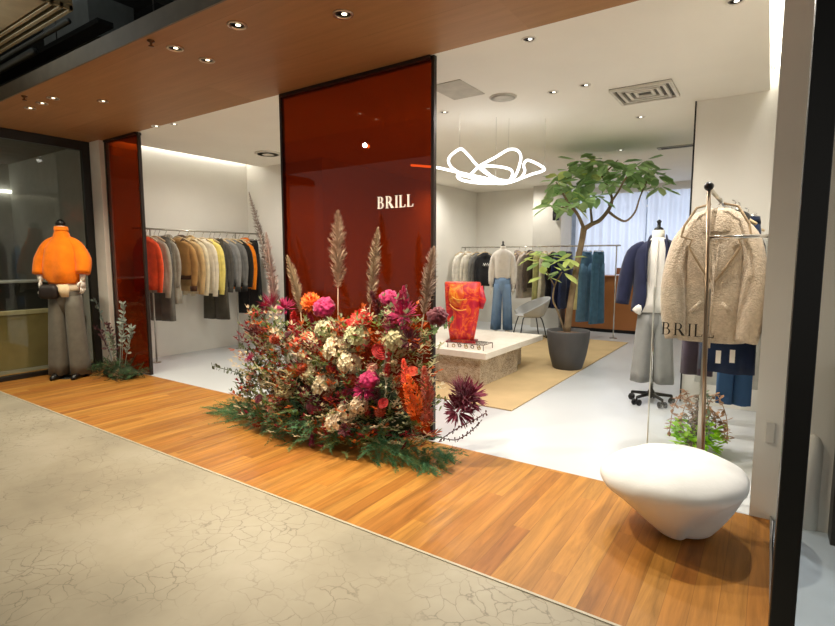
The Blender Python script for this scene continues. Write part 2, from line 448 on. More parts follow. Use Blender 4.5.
# right shop window: black mullion, pane and the pale floor behind it
struct('trim_6', MB().box(0.056, 0.116, 1.74, 1.82, 0, ZC), mat('0d0f12', 0.35, var=0.05), bevel=0.004)
struct('trim_7', MB().box(0.066, 0.074, 1.82, Y1, 0, 0.02), mat('9a9a98', 0.3, 0.6))
struct('window_2', MB().box(0.116, 0.60, 1.775, 1.785, 0, ZC), M_CLEAR)
struct('floor_window', MB().box(0.080, 0.9, Y0 + .006, Y1, -0.1, 0.001), mat('a9b6c4', 0.45, var=0.05))
struct('trim_8', MB().loft([(0.205, 2.93, 0.0, 0.045, 0.03), (0.205, 2.93, 0.40, 0.045, 0.03), (0.205, 2.93, 0.44, 0.03, 0.02), (0.205, 2.93, 0.455, 0.01, 0.008)], 16), M_WHITE, True)
struct('trim_9', MB().box(0.285, 0.42, 2.80, 2.919, 0, 0.80), M_BLACK, bevel=0.004)
# far window: pane, transom and the mall's open ceiling
struct('window_3', MB().box(-3.1, -0.5, 10.14, 10.15, 0.35, 2.44), M_CLEAR)
struct('window_frame', MB().box(-3.1, -0.5, 10.10, 10.16, 2.18, 2.22).box(-1.86, -1.82, 10.10, 10.16, 0.35, 2.44).box(-3.1, -0.5, 10.10, 10.16, 0.35, 0.39), M_WHITE)
struct('ceiling_mall', MB().box(-12, 4, -5, 1.75, 3.75, 3.85).box(-12, 4, 1.75, 5, 3.75, 3.85), mat('6c706e', 0.9, var=0.25, vscale=3))
struct('wall_plenum', MB().box(-12, 4, 3.0, 3.1, 2.66, 3.8).box(-12.1, -12, -5, 5, 0, 3.8), mat('2c2f2e', 0.9))
struct('roof_shop', MB().box(-7, 0.6, 3.0, 11.4, 2.82, 2.9), M_DARK)

# ------------------------------------------------------------------ lettering BRILL (roman capitals with serifs)
def glyph(ch):
    Q = []
    st, sf = 0.115, 0.03
    def rect(x0, x1, y0, y1): Q.append([(x0, y0), (x1, y0), (x1, y1), (x0, y1)])
    def stem(x): rect(x, x + st, 0, 1); rect(x - .07, x + st + .07, 0, sf); rect(x - .07, x + st + .07, 1 - sf, 1)
    def bowl(x, y0, y1, w):
        cy = (y0 + y1) / 2; ry = (y1 - y0) / 2; N = 14; pr = None
        for i in range(N + 1):
            t = -PI / 2 + PI * i / N
            o = (x + w * math.cos(t), cy + ry * math.sin(t)); q = (x + (w - .12) * math.cos(t), cy + (ry - .04) * math.sin(t))
            if pr: Q.append([pr[1], pr[0], o, q])
            pr = (o, q)
    if ch == 'B':
        stem(.1); rect(.2, .36, 0, .04); rect(.2, .34, .96, 1); rect(.2, .36, .5, .54); bowl(.34, .5, 1, .24); bowl(.36, 0, .54, .3); return Q, .78
    if ch == 'R':
        stem(.1); rect(.2, .34, .96, 1); rect(.2, .34, .46, .5); bowl(.34, .46, 1, .27)
        Q.append([(.34, .48), (.62, 0), (.84, 0), (.48, .5)]); return Q, .88
    if ch == 'I': stem(.1); return Q, .38
    if ch == 'L':
        stem(.1); rect(.2, .58, 0, .045); Q.append([(.54, 0), (.6, 0), (.64, .22), (.6, .22)]); return Q, .70
def lettering(word, h, depth):
    mb = MB(); x = 0
    for ch in word:
        Q, adv = glyph(ch)
        for q in Q:
            n = len(q)
            V = [((x + p[0]) * h, -depth, p[1] * h) for p in q] + [((x + p[0]) * h, 0, p[1] * h) for p in q]
            mb.add(V, [tuple(range(n)), tuple(range(n, 2 * n))[::-1]] + [(i, i + n, (i + 1) % n + n, (i + 1) % n) for i in range(n)])
        x += adv * 1.14
    return mb, x * h

# ------------------------------------------------------------------ red glass panels
def red_panel(x0, x1, y, z0, z1, label, fr):
    t = thing('red_glass_panel', label, 'glass panel', ((x0 + x1) / 2, y, 0), 0, 'red glass screens of the shop front')
    w = (x1 - x0) / 2
    MB().box(-w + fr, w - fr, -.012, .012, z0 + fr, z1 - fr).build('glass', M_RED, t, False)
    m = mat('241610', 0.35, var=0.1)
    MB().box(-w, -w + fr, -.016, .016, z0, z1).box(w - fr, w, -.016, .016, z0, z1).box(-w + fr, w - fr, -.035, .035, z1 - fr, z1).box(-w + fr, w - fr, -.016, .016, z0, z0 + fr).build('frame', m, t, False)
    return t
pan = red_panel(-3.335, -1.865, 2.95, 0.0, 2.552, 'wide dark red glass panel lettered BRILL behind the flower arrangement', 0.022)
lb, lw_ = lettering('BRILL', 0.082, 0.012)
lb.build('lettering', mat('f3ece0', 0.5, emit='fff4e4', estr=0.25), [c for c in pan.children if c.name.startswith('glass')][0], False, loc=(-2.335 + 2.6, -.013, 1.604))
red_panel(-6.195, -5.48, 2.945, 0.0, 2.552, 'narrow red glass panel beside the orange-clad mannequin', 0.022)

# ------------------------------------------------------------------ ceiling fittings
LAMP_ON = emit_mat('lamp_warm', (1, 0.82, 0.56), 5)
LAMP_IN = emit_mat('lamp_white', (1, 0.95, 0.82), 4)
LAMP_GAIN = {'soffit downlights': 0.8, 'shop ceiling downlights': 0.52}
def downlight(p, r, rim, lampm, label, group, watts, color, angle=105, tilt=(0, 0)):
    t = thing('downlight', label, 'downlight', p, 0, group)
    MB().lathe([(r, 0), (r, -.006), (r * .82, -.006), (r * .74, -.001), (r * .74, 0)], 20).build('trim_ring', rim, t)
    MB().lathe([(r * .74, -.001), (r * .5, -.0015), (r * .5, -.001)], 20).build('reflector', mat('2a241e', 0.3), t)
    MB().lathe([(r * .26, -.004), (r * .26, -.002)], 16, (r * .16, 0, 0)).build('lamp', lampm, t)
    if watts:
        spot('downlight_beam', (p[0], p[1], p[2] - .015), watts * LAMP_GAIN[group], color, angle, 0.9, 0.03, (p[0] + tilt[0], p[1] + tilt[1], 0))
    return t
SIL = metal('d9c6ad', 0.3)
for q, lab, r, w, tl in [((237, 25), 'round recessed downlight in the timber soffit, upper of the pair left of centre', .055, 150, (0.1, .5)),
                     ((207, 60), 'round recessed downlight in the timber soffit, nearest above the wide red panel', .05, 120, (0.3, .3)),
                     ((175, 48), 'round recessed downlight in the timber soffit between the paired lamps and the red strip panel', .05, 130, (-0.2, .2)),
                     ((343, 14), 'round recessed downlight in the timber soffit above the wide red panel, rightmost there', .055, 240, (0.8, .2)),
                     ((103, 101), 'small lone downlight in the timber soffit near the narrow red panel', .04, 60, (-.6, 0)),
                     ((30, 108), 'first of three small lit soffit lamps in a row, at the left end', .045, 60, (-.4, .3)),
                     ((42, 103), 'middle one of three small lit soffit lamps in a row', .045, 60, (-.6, .3)),
                     ((53, 98), 'third of three small lit soffit lamps in a row, closest to the corridor edge', .045, 60, (0, .1))]:
    p = on_z(*q, ZC)
    downlight((p.x, p.y, ZC), r, SIL, LAMP_ON, lab, 'soffit downlights', w, WARM, tilt=tl)
WR = mat('e8e4da', 0.4)
for q, lab, w in [((529, 39), 'white rimmed downlight in the shop ceiling just behind the soffit edge', 150),
               ((585, 85), 'white downlight beside the square air vent, right of its neighbour lamp', 110),
               ((553, 92), 'white downlight left of the square air vent, second lamp from it', 110),
               ((444, 112), 'white downlight close to the right edge of the wide red panel', 110),
               ((735, 1), 'white downlight near the bright ceiling slot on the right', 170),
               ((640, 117), 'tiny lit downlight behind the square air vent', 60),
               ((156, 126), 'small downlight in the ceiling over the left clothes rail, left of two', 0),
               ((174, 124), 'small downlight in the ceiling over the left clothes rail, right of two', 60),
               ((620, 150), 'tiny downlight above the crown of the indoor tree', 0)]:
    p = on_z(*q, ZC)
    downlight((p.x, p.y, ZC), 0.045, WR, LAMP_IN, lab, 'shop ceiling downlights', w, NEUT, 168)
for (x, y) in [(-3.6, 8.6), (-2.2, 8.7), (-4.4, 7.6), (-3.4, 5.6), (-5.4, 4.0)]:      # rest of the row behind tree and panel; left bay one is added fill
    spot('ceiling_lamp_and_fill', (x, y, ZC - .02), 56, NEUT, 168, 1.0, 0.03)
# square four way vent
p = on_z(645, 92, ZC)
t = thing('air_vent', 'square white four way air vent set in the shop ceiling', 'air vent', (p.x, p.y, ZC))
fr = MB()
for k in range(4):
    a = 0.22 - k * .05
    for (x0, x1, y0, y1) in ((-a, a, -a, -a + .022), (-a, a, a - .022, a), (-a, -a + .022, -a + .022, a - .022), (a - .022, a, -a + .022, a - .022)):
        fr.box(x0, x1, y0, y1, -.022 + k * .002, -.004)
fr.build('grille', mat('d8d4c8', 0.5), t, False)
MB().box(-.22, .22, -.22, .22, -.004, -.0005).build('backing', mat('5d5a52', 0.7), t, False)
p = on_z(682, 146, ZC)
t = thing('slot_vent', 'grey slot vent in the ceiling above the far curtain', 'air vent', (p.x, p.y, ZC))
MB().box(-.26, .26, -.07, .07, -.008, -.0005).build('frame', mat('a9a59a', 0.6), t, False)
MB().box(-.22, .22, -.03, -.01, -.011, -.008).box(-.22, .22, .01, .03, -.011, -.008).build('slot', mat('4b4942', 0.6), t, False)
p = on_z(457, 90, ZC)
tag(MB().box(-.14, .14, -.2, .2, -.004, -.0005).build('grey_ceiling_patch', mat('bdb9ad', 0.7), None, False, loc=(p.x, p.y, ZC)), 'flat grey rectangle in ceiling beside the red panel', 'access panel')  # flat rectangle, greyer than the ceiling around it
p = on_z(268, 153, ZC)
t = thing('air_vent', 'round flat ceiling vent over the left bay beside the wide red panel', 'air vent', (p.x, p.y, ZC))
MB().lathe([(.16, -.0005), (.16, -.01), (.12, -.02), (.06, -.022)], 28).build('disc', mat('d6d2c6', 0.6), t)
MB().lathe([(.128, -.0215), (.122, -.0215)], 28).build('gap_ring', mat('a5a196', 0.6), t)
p = on_z(503, 97, ZC)
t = thing('ceiling_speaker', 'shallow round ceiling speaker between the red panel and paired downlights', 'speaker', (p.x, p.y, ZC))
MB().lathe([(.11, -.0005), (.11, -.007), (.10, -.009)], 28).build('rim', mat('d2cec2', 0.6), t)
MB().lathe([(.098, -.010), (.05, -.011)], 28).build('grille', mat('c4c1b6', 0.8), t)

# neon tangle
neon_px = [(-35, 180, 4.3), (60, 188, 4.3), (130, 203, 4.4), (215, 222, 4.5), (300, 240, 4.5), (345, 250, 4.6), (390, 236, 4.7), (440, 217, 4.7), (495, 195, 4.8), (432, 160, 4.9), (412, 178, 4.9), (416, 205, 4.8),
           (392, 236, 4.7), (330, 250, 4.5), (235, 250, 4.3), (165, 238, 4.2), (150, 220, 4.2), (195, 220, 4.3), (238, 182, 4.4), (300, 148, 4.5), (352, 118, 4.6), (388, 122, 4.7), (401, 152, 4.8), (384, 212, 4.7), (355, 240, 4.6),
           (300, 232, 4.5), (242, 196, 4.4), (185, 132, 4.3), (158, 116, 4.2), (116, 150, 4.2), (122, 184, 4.3), (165, 214, 4.4), (245, 242, 4.5), (335, 252, 4.6), (366, 222, 4.7), (358, 196, 4.7), (300, 184, 4.6), (250, 186, 4.5), (280, 220, 4.4), (330, 246, 4.4)]
npts = [at(420 + a / 3.976, 120 + b / 3.976, Y) for a, b, Y in neon_px]
cn = Vector((-2.2, 4.5, 2.05))
t = thing('neon_light', 'tangled glowing white tube light hanging beside the wide red panel', 'light fitting', cn)
nb = MB(); nb.tube(npts, 0.0112, 8, smooth_path=6); nb.xf(Matrix.Translation(-cn)); nb.build('tube', emit_mat('neon_white', (1, 0.98, 0.95), 5.0), t)
for k in (4, 8, 20, 28):
    w = MB(); w.tube([npts[k] - cn, Vector((npts[k].x - cn.x, npts[k].y - cn.y, ZC - cn.z - .001))], 0.0016, 5); w.build('suspension_wire', M_STEEL, t)

# open mall ceiling: slot diffuser, trays, pipes, ducts
t = thing('slot_diffuser', 'beige linear slot diffuser in the dark corridor ceiling at the upper left', 'air vent', (-4.48, 1.585, 2.86))
d = MB(); d.box(-2.2, .62, -.46, .10, 0.03, .10)
for y in (-.42, -.02, .035, .09): d.box(-2.2, .62, y - .012, y + .012, 0, .03)
d.box(.60, .62, -.43, .10, 0, .03).box(-2.2, .62, -.40, -.05, 0.0, .03)
d.build('frame', mat('96886a', 0.6), t, False, bevel=0.002)
MB().box(-2.2, .60, -.03, .09, 0.028, 0.0302).build('slots', mat('14130f', 0.6), t, False)
def pipe(y, z, x0, x1, r, m, label):
    return tag(MB().tube([(x0, y, z), (x1, y, z)], r, 12).build('pipe', m, None), label, 'pipe', 'pipes in the corridor ceiling')
pipe(1.97, 3.08, -9, -4.6, .022, metal('8e918f', 0.4), 'thin bright pipe below the grey duct in corridor ceiling')
pipe(1.93, 2.96, -9, -5.15, .03, metal('8a8c8a', 0.4), 'thicker steel pipe low in the corridor ceiling at far left')
def hung(name, x0, x1, y0, y1, z0, z1, m, label, cat):
    t = thing(name, label, cat, ((x0 + x1) / 2, (y0 + y1) / 2, z0)); a, b, c = (x1 - x0) / 2, (y1 - y0) / 2, z1 - z0
    MB().box(-a, a, -b, b, 0, c).build('casing', m, t, False, bevel=.004)
    for x in (-a * .6, a * .6):
        MB().tube([(x, 0, c), (x, 0, 3.75 - z0)], .006, 6).build('hanger_rod', metal('77797a', 0.5), t)
    return t
hung('cable_tray', -8.5, -4.3, 2.04, 2.16, 3.02, 3.06, mat('262a2a', 0.6), 'black cable tray hanging above the thin bright pipe', 'cable tray')
hung('air_duct', -5.9, -5.0, 2.3, 2.7, 3.2, 3.55, mat('9aa2a2', 0.6), 'grey rectangular duct crossing the dark corridor ceiling on the left', 'air duct')
hung('air_duct', -4.1, -3.5, 1.9, 2.9, 3.25, 3.55, mat('7c8486', 0.6), 'dull grey duct above the soffit edge at top', 'air duct')
hung('cable_tray', -3.2, -2.4, 1.78, 2.0, 2.86, 2.92, mat('8a8e8c', 0.5, 0.3), 'pale metal tray just above the soffit edge near the top', 'cable tray')
hung('steel_beam', -4.6, -2.0, 2.3, 2.42, 2.98, 3.12, mat('101212', 0.7), 'long black beam running above the timber soffit', 'beam')
for x, lab in ((-5.05, 'small sprinkler head at the soffit edge, nearer the slot diffuser'), (-3.16, 'small sprinkler head at the soffit edge above the paired downlights')):
    t = thing('sprinkler', lab, 'sprinkler', (x, 1.80, ZC), 0, 'soffit sprinklers')
    MB().lathe([(.022, 0), (.022, -.006), (.008, -.012), (.006, -.03)], 12).build('body', metal('6a4a34', 0.4), t)
    MB().lathe([(.016, -.034), (.016, -.030)], 12).build('deflector', metal('6a4a34', 0.4), t)

# ------------------------------------------------------------------ garments
M_WOODH = mat('c9b28c', 0.5)
def hanger(t, w, mw=None):
    h = MB()
    h.tube([(0, 0, .03), (.018, 0, .022), (.02, 0, .002), (0, 0, -.018), (0, 0, -.06)], .003, 6, smooth_path=4)
    hk = h.build('hook', M_CHROME, t)
    b = MB(); b.tube([(-w, 0, -.115), (-w * .5, 0, -.075), (0, 0, -.055), (w * .5, 0, -.075), (w, 0, -.115)], [.008, .011, .012, .011, .008], 8, smooth_path=3)
    hk.parent = b.build('hanger', mw or M_WOODH, t)
def top_mesh(L, W, hem, D, sl, sr=.06, seed=0, n=32, sleeve_out=.03, collar=.07):
    rnd = random.Random(seed); ph = rnd.random() * 6
    b = MB(); z0 = -.065
    rings = [(0, 0, z0, collar * .95, .035, 0, 5, ph, .9), (0, 0, z0 - .03, collar * 1.2, .045, 0, 5, ph, .9), (0, 0, z0 - .055, W * .66, .05, .0, 5, ph, .85), (0, 0, z0 - .085, W * .92, D * .7, .01, 5, ph, .8), (0, 0, z0 - .13, W, D * .85, .015, 5, ph, .75)]
    for i in range(1, 8):
        q = i / 7
        rings.append((0, .006 * math.sin(q * 5 + ph), z0 - .13 - (L - .13) * q, W * .97 + (hem - W * .97) * q, D * (.85 + .25 * q), .02 + .05 * q, 5, ph + q * .5, .75))
    b.loft(rings, n)
    if sl:
        for s in (-1, 1):
            x = s * (W - sr * .55)
            path = [(x - s * .02, 0, z0 - .10), (x + s * sleeve_out * .5, 0, z0 - .18), (x + s * sleeve_out, .01, z0 - .10 - sl * .5), (x + s * sleeve_out * .8, -.012, z0 - .10 - sl)]
            b.tube(path, [sr * .55, sr * .85, sr * .85, sr * .66], 12, flat=.62, smooth_path=3)
    return b
def trouser_mesh(L, w, hem, D, seed=0, n=20, z0=-.07):
    ph = seed * 1.7; b = MB()
    b.loft([(0, 0, z0, w * .92, D), (0, 0, z0 - .05, w, D * 1.05, .01, 5, ph, .8), (0, 0, z0 - .19, w * 1.06, D * 1.10, .03, 5, ph, .8), (0, 0, z0 - .25, w * .8, D * .7, .0, 5, ph, .8)], n)
    for s in (-1, 1):
        rr = []
        for i in range(7):
            q = i / 6
            hw = w * .55 * (1 - q) + hem * q
            rr.append((s * (w * .52 + (hem * .95 - w * .52) * q), 0, z0 - .18 - (L - .18) * q, hw, D * (1.1 - .15 * q), .03 + .03 * q, 4, ph + s, .8))
        b.loft(rr, n)
    return b
def clip_hanger(t, w):
    h = MB(); h.tube([(0, 0, .03), (.018, 0, .022), (.02, 0, .002), (0, 0, -.018), (0, 0, -.05)], .003, 6, smooth_path=4); hk = h.build('hook', M_CHROME, t)
    b = MB(); b.tube([(-w, 0, -.05), (w, 0, -.05)], .006, 8)
    for s in (-1, 1): b.box(s * w * .8 - .012, s * w * .8 + .012, -.012, .012, -.09, -.045)
    hk.parent = b.build('clip_hanger', M_CHROME, t)
def garment(kind, loc, rz, label, cat, group, mats, P, extra=None, name=None):
    """kind: top / trousers / skirt; mats = main fabric (and trim fabric)"""
    t = thing(name or cat.replace(' ', '_'), label, cat, loc, rz, group)
    if kind == 'top':
        hanger(t, P['W'] * .85)
        top_mesh(P['L'], P['W'], P.get('hem', P['W']), P.get('D', .05), P.get('sl', .5), P.get('sr', .055), P.get('seed', 1), sleeve_out=P.get('so', .025)).build('body', mats[0], t); bo = t.children[-1] if t.children[-1].name.startswith('body') else [c for c in t.children if c.name.startswith('body')][0]
        z0 = -.065
        W = P['W']; sl = P.get('sl', .5)
        if 'hemband' in P:
            hm = P.get('hem', W)
            MB().loft([(0, 0, z0 - P['L'] + .002, hm * 1.01, P.get('D', .05) * 1.12, .03, 5, 1, .75), (0, 0, z0 - P['L'] - .05, hm * .97, P.get('D', .05) * 1.05, .02, 5, 1, .75)]).build('hem_band', mats[1], bo)
        if 'cuff' in P:
            for s in (-1, 1):
                x = s * (W - P.get('sr', .055) * .55) + s * P.get('so', .025) * .8
                MB().tube([(x, -.012, z0 - .10 - sl + .03), (x, -.013, z0 - .10 - sl - .035)], [P.get('sr', .055) * .8, P.get('sr', .055) * .72], 12, flat=.8).build('cuff', mats[1], bo)
        if 'placket' in P:
            q = MB(); D = P.get('D', .05)
            q.tube([(0, -.045, z0 - .04), (.004, -D * .92, z0 - .16), (.0, -D * 1.12, z0 - P['L'] * .6), (.0, -D * 1.2, z0 - P['L'])], .010, 6, flat=.6)
            q.build('placket', mats[1], bo)
        if 'collar' in P:
            q = MB(); q.tube([(-.07, -.03, z0 - .05), (-.075, .02, z0 - .0), (0, .05, z0 + .02), (.075, .02, z0 - .0), (.07, -.03, z0 - .05)], [.016, .022, .024, .022, .016], 8, smooth_path=4)
            q.build('collar', mats[1], bo)
    elif kind == 'trousers':
        clip_hanger(t, P['W'] * .9)
        trouser_mesh(P['L'], P['W'], P['hem'], P.get('D', .04), P.get('seed', 1)).build('legs', mats[0], t)
        MB().loft([(0, 0, -.062, P['W'] * .93, P.get('D', .04) * 1.02), (0, 0, -.105, P['W'] * .97, P.get('D', .04) * 1.08)], 20).build('waistband', mats[-1], t)
    elif kind == 'skirt':
        clip_hanger(t, P['W'] * .8)
        ph = P.get('seed', 1)
        b = MB(); b.loft([(0, 0, -.07, P['W'] * .9, P.get('D', .04))] + [(0, 0, -.07 - P['L'] * q, P['W'] + (P['hem'] - P['W']) * q, P.get('D', .04) * (1 + .3 * q), .01 + .05 * q, 6, ph, .8) for q in (.12, .3, .5, .7, .85, 1)], 36)
        b.build('panel', mats[0], t)
        MB().loft([(0, 0, -.062, P['W'] * .92, P.get('D', .04) * 1.02), (0, 0, -.105, P['W'] * .97, P.get('D', .04) * 1.06)], 20).build('waistband', mats[-1], t)
    if extra: extra(t)
    return t
def price_tag(t, x, z):
    MB().box(x - .012, x + .012, -.09, -.088, z - .045, z).build('price_tag', M_WHITE, t, False)

# left clothes rail: two posts and a long bar against the left wall
RX, RZ = -6.10, 1.605
t = thing('clothes_rail', 'slim steel clothes rail along the white wall of the left bay', 'clothes rail', (RX, 4.0, 0))
MB().tube([(0, -.86, RZ), (0, .98, RZ)], .011, 10).build('bar', M_STEEL, t)
for y in (-.655, .53):
    MB().tube([(0, y, 0), (0, y, RZ - .01)], .010, 10).tube([(0, y, 0), (0, y, .006)], .05, 16).build('post', M_STEEL, t)
GL = 'garments on the left clothes rail'
def railL(px, dz=0.0): return Vector((RX, at_x(px, 232, RX).y, RZ - .032 + dz))
rows = [
 ('top', 146, 'coral red knit top first on the left rail, beside the red strip panel', 'knit top', ['e8552c'], dict(L=.62, W=.20, sl=.55, seed=2)),
 ('top', 154, 'pale taupe long cardigan on the left rail, next to the coral top', 'cardigan', ['a59a88', '8f8574'], dict(L=.66, W=.21, hem=.22, sl=.62, placket=1, seed=3)),
 ('trousers', 158.5, 'long greyish trousers hanging low on the left rail near its first post', 'trousers', ['67635a', '57534a'], dict(L=1.0, W=.17, hem=.10, seed=2)),
 ('top', 165, 'taupe grey long shirt on the left rail with a paper tag', 'shirt', ['9c9484', '8d8576'], dict(L=.80, W=.19, hem=.20, sl=.5, seed=5, collar=1)),
 ('top', 178, 'camel cropped jacket with dark brown trim on the left rail', 'jacket', ['b0854e', '4a2f1c'], dict(L=.46, W=.22, hem=.215, D=.05, sl=.52, sr=.06, so=.05, seed=6, hemband=1, cuff=1, collar=1, placket=1)),
 ('top', 187, 'tan wool jacket on the left rail with bulky sleeves', 'jacket', ['c7a774', 'b3935f'], dict(L=.66, W=.21, D=.05, sl=.60, sr=.06, so=.04, seed=7, collar=1)),
 ('top', 193.5, 'cream cardigan on the left rail right of the tan jacket', 'cardigan', ['dccfae', 'cfc19d'], dict(L=.70, W=.20, D=.045, sl=.62, placket=1, seed=8)),
 ('top', 202, 'off white long sleeved top on the left rail beside the yellow knit', 'top', ['e2d7bf'], dict(L=.70, W=.20, D=.05, sl=.64, seed=9)),
 ('top', 209.5, 'pale yellow cardigan with white buttons on the left rail', 'cardigan', ['ead878', 'f3ecd0'], dict(L=.66, W=.20, D=.05, sl=.62, placket=1, seed=10)),
 ('trousers', 213.5, 'dark olive trousers hanging long on the left rail behind the yellow knit', 'trousers', ['4b463a', '3f3b31'], dict(L=1.05, W=.16, hem=.11, seed=4)),
 ('top', 219, 'charcoal long sleeved knit on the left rail beside the grey sweatshirts', 'knit top', ['55524c'], dict(L=.62, W=.19, sl=.60, seed=11)),
 ('top', 226, 'mid grey sweatshirt with dark hem on the left rail, paler of two', 'sweatshirt', ['8b8a86', '35332f'], dict(L=.58, W=.20, D=.05, sl=.56, sr=.055, hemband=1, cuff=1, seed=12)),
 ('top', 232.5, 'darker grey sweatshirt with black hem on the left rail beside the black top', 'sweatshirt', ['75746f', '262522'], dict(L=.58, W=.20, D=.055, sl=.56, hemband=1, cuff=1, seed=13)),
 ('top', 238.5, 'black slim top on the left rail touching the bright orange one', 'top', ['26241f'], dict(L=.64, W=.18, sl=.55, seed=14)),
 ('top', 242.5, 'bright orange long shirt near the far end of the left rail', 'shirt', ['f08416', 'd9700c'], dict(L=.66, W=.19, hem=.20, sl=.58, collar=1, seed=15)),
 ('trousers', 248, 'black wide trousers last on the left rail, hanging lowest', 'trousers', ['1f1e1d', '161514'], dict(L=1.02, W=.17, hem=.12, seed=6)),
]
for k, (kd, px, lab, cat, cols, P) in enumerate(rows):
    g = garment(kd, railL(px), R(random.uniform(8, 15)), lab, cat, GL, [fabric(c) for c in cols], P)
    if k in (3, 8, 11): price_tag(g, .12, -.66)

# ------------------------------------------------------------------ mannequin helpers
def hand(p, d, side, scale=1.0):
    """small mannequin hand: palm, four fingers and a thumb"""
    b = MB(); d = Vector(d).normalized(); sd = Vector(side).normalized(); p = Vector(p)
    b.tube([p - d * .015 * scale, p + d * .03 * scale, p + d * .075 * scale], [.024 * scale, .034 * scale, .036 * scale], 10, flat=.45, up=d.cross(sd))
    for k, ln in enumerate((.06, .07, .066, .052)):
        q = p + d * .07 * scale + sd * (.026 - .0175 * k) * scale
        b.tube([q, q + d * ln * .55 * scale, q + d * ln * scale + d.cross(sd) * .014 * scale], [.0088 * scale, .008 * scale, .006 * scale], 6)
    q = p + d * .02 * scale + sd * .03 * scale
    b.tube([q, q + (d * .6 + sd) * .026 * scale, q + (d * 1.3 + sd) * .034 * scale], [.011 * scale, .010 * scale, .007 * scale], 6)
    return b
def legs(zw, z_end, w, hem, D, seed=0, stance=0.02):
    b = MB(); n = 22
    b.loft([(0, 0, zw, w * .9, D * .95), (0, 0, zw - .06, w * .98, D * 1.05, .01, 5, seed, .85), (0, 0, zw - .17, w * 1.03, D * 1.05, .02, 5, seed, .85), (0, 0, zw - .27, w * .75, D * .65)], n)
    for s in (-1, 1):
        rr = []
        for i in range(8):
            q = i / 7
            rr.append((s * (w * .5 + (hem + stance - w * .5) * q), -.01 * math.sin(q * 3), zw - .10 - (zw - .10 - z_end) * q, w * .54 + (hem - w * .56) * q, D * (1.05 - .12 * math.sin(q * PI)), .02 + .03 * q, 4, seed + s, .9))
        b.loft(rr, n)
    return b

# mannequin in the orange sweatshirt
t = thing('mannequin', 'mannequin in an orange high neck sweatshirt and grey wide trousers on the deck', 'mannequin', (-6.12, 2.42, 0), R(42), 'dressed mannequins')
MB().loft([(0, .0, 1.42, .055, .055), (0, 0, 1.50, .050, .05), (0, -.005, 1.58, .046, .05), (0, -.005, 1.595, .03, .03)], 16).build('neck', M_MANN, t)
MB().lathe([(.03, 0), (.045, .012), (.048, .03), (.03, .055), (.012, .07)], 16, (0, -.005, 1.59)).build('neck_cap', M_BLACK, t)
OR = fabric('f47e0e', 0.10, 0.3, 90)
hd = MB()
hd.loft([(0, 0, 1.55, .058, .058), (0, 0, 1.52, .068, .066), (0, 0, 1.48, .08, .074), (0, 0, 1.455, .10, .082), (0, 0, 1.42, .13, .095), (0, -.005, 1.36, .155, .112, .02, 5, 1, .9), (0, -.01, 1.26, .168, .13, .03, 5, 1.3, .9), (0, -.01, 1.14, .178, .14, .045, 5, 1.6, .9), (0, -.01, 1.06, .175, .138, .05, 5, 1.8, .9), (0, -.005, 1.015, .155, .122, .03), (0, -.005, .995, .15, .118)], 40)
hd.tube([(-.06, 0, 1.445), (-.135, 0, 1.385), (-.195, -.01, 1.24), (-.215, -.05, 1.09)], [.045, .062, .078, .062], 14, smooth_path=4)
hd.tube([(.06, 0, 1.445), (.135, 0, 1.385), (.20, -.02, 1.24), (.215, -.07, 1.10)], [.045, .062, .080, .066], 14, smooth_path=4)
o = swo = hd.build('sweatshirt', OR, t)
MB().loft([(0, 0, 1.545, .068, .07), (0, 0, 1.585, .060, .064), (0, 0, 1.58, .045, .05)], 20, (False, False)).build('high_collar', OR, swo)
MB().loft([(0, -.005, 1.0, .14, .108), (0, -.005, .95, .143, .112, .03, 5, 2, .9), (0, -.005, .92, .146, .114, .04, 5, 2, .9)], 28).build('shirt_hem', fabric('e8dcc4'), t)
for s in (-1, 1):
    hd = hand((s * .20, -.06, 1.03), (s * .05, -.1, -1), (-s * .35, -1, 0), 1.0)
    hd.tube([(s * .205, -.055, 1.09), (s * .20, -.06, 1.02)], [.03, .024], 10); hd.build('hand', M_MANN, t)
bg = MB(); bg.loft([(-.09, -.135, .99, .06, .02, 0, 5, 0, .6), (-.09, -.14, .95, .085, .035, 0, 5, 0, .6), (-.09, -.14, .87, .09, .04, 0, 5, 0, .6), (-.09, -.135, .845, .07, .03, 0, 5, 0, .6)], 20)
bg.build('belt_bag', mat('231a16', 0.5), t)
MB().loft([(.05, -.14, .99, .05, .015, .02), (.055, -.145, .93, .055, .02, .05), (.06, -.14, .86, .035, .012, .05)], 16).build('scarf', fabric('e6cfa8'), t)
legs(.97, .035, .14, .10, .11, 1, .0).build('trousers', fabric('6f6c62', 0.1), t)
for s in (-1, 1):
    MB().loft([(s * .10, -.08, 0, .042, .12), (s * .10, -.08, .03, .042, .12), (s * .10, -.04, .06, .038, .08), (s * .10, .0, .09, .035, .04)], 16).build('shoe', mat('15120f', 0.35), t)
o = MB().lathe([(.15, 0), (.15, .006), (.02, .010)], 28, (0, .02, 0)); o.build('base_plate', M_BLACK, t)

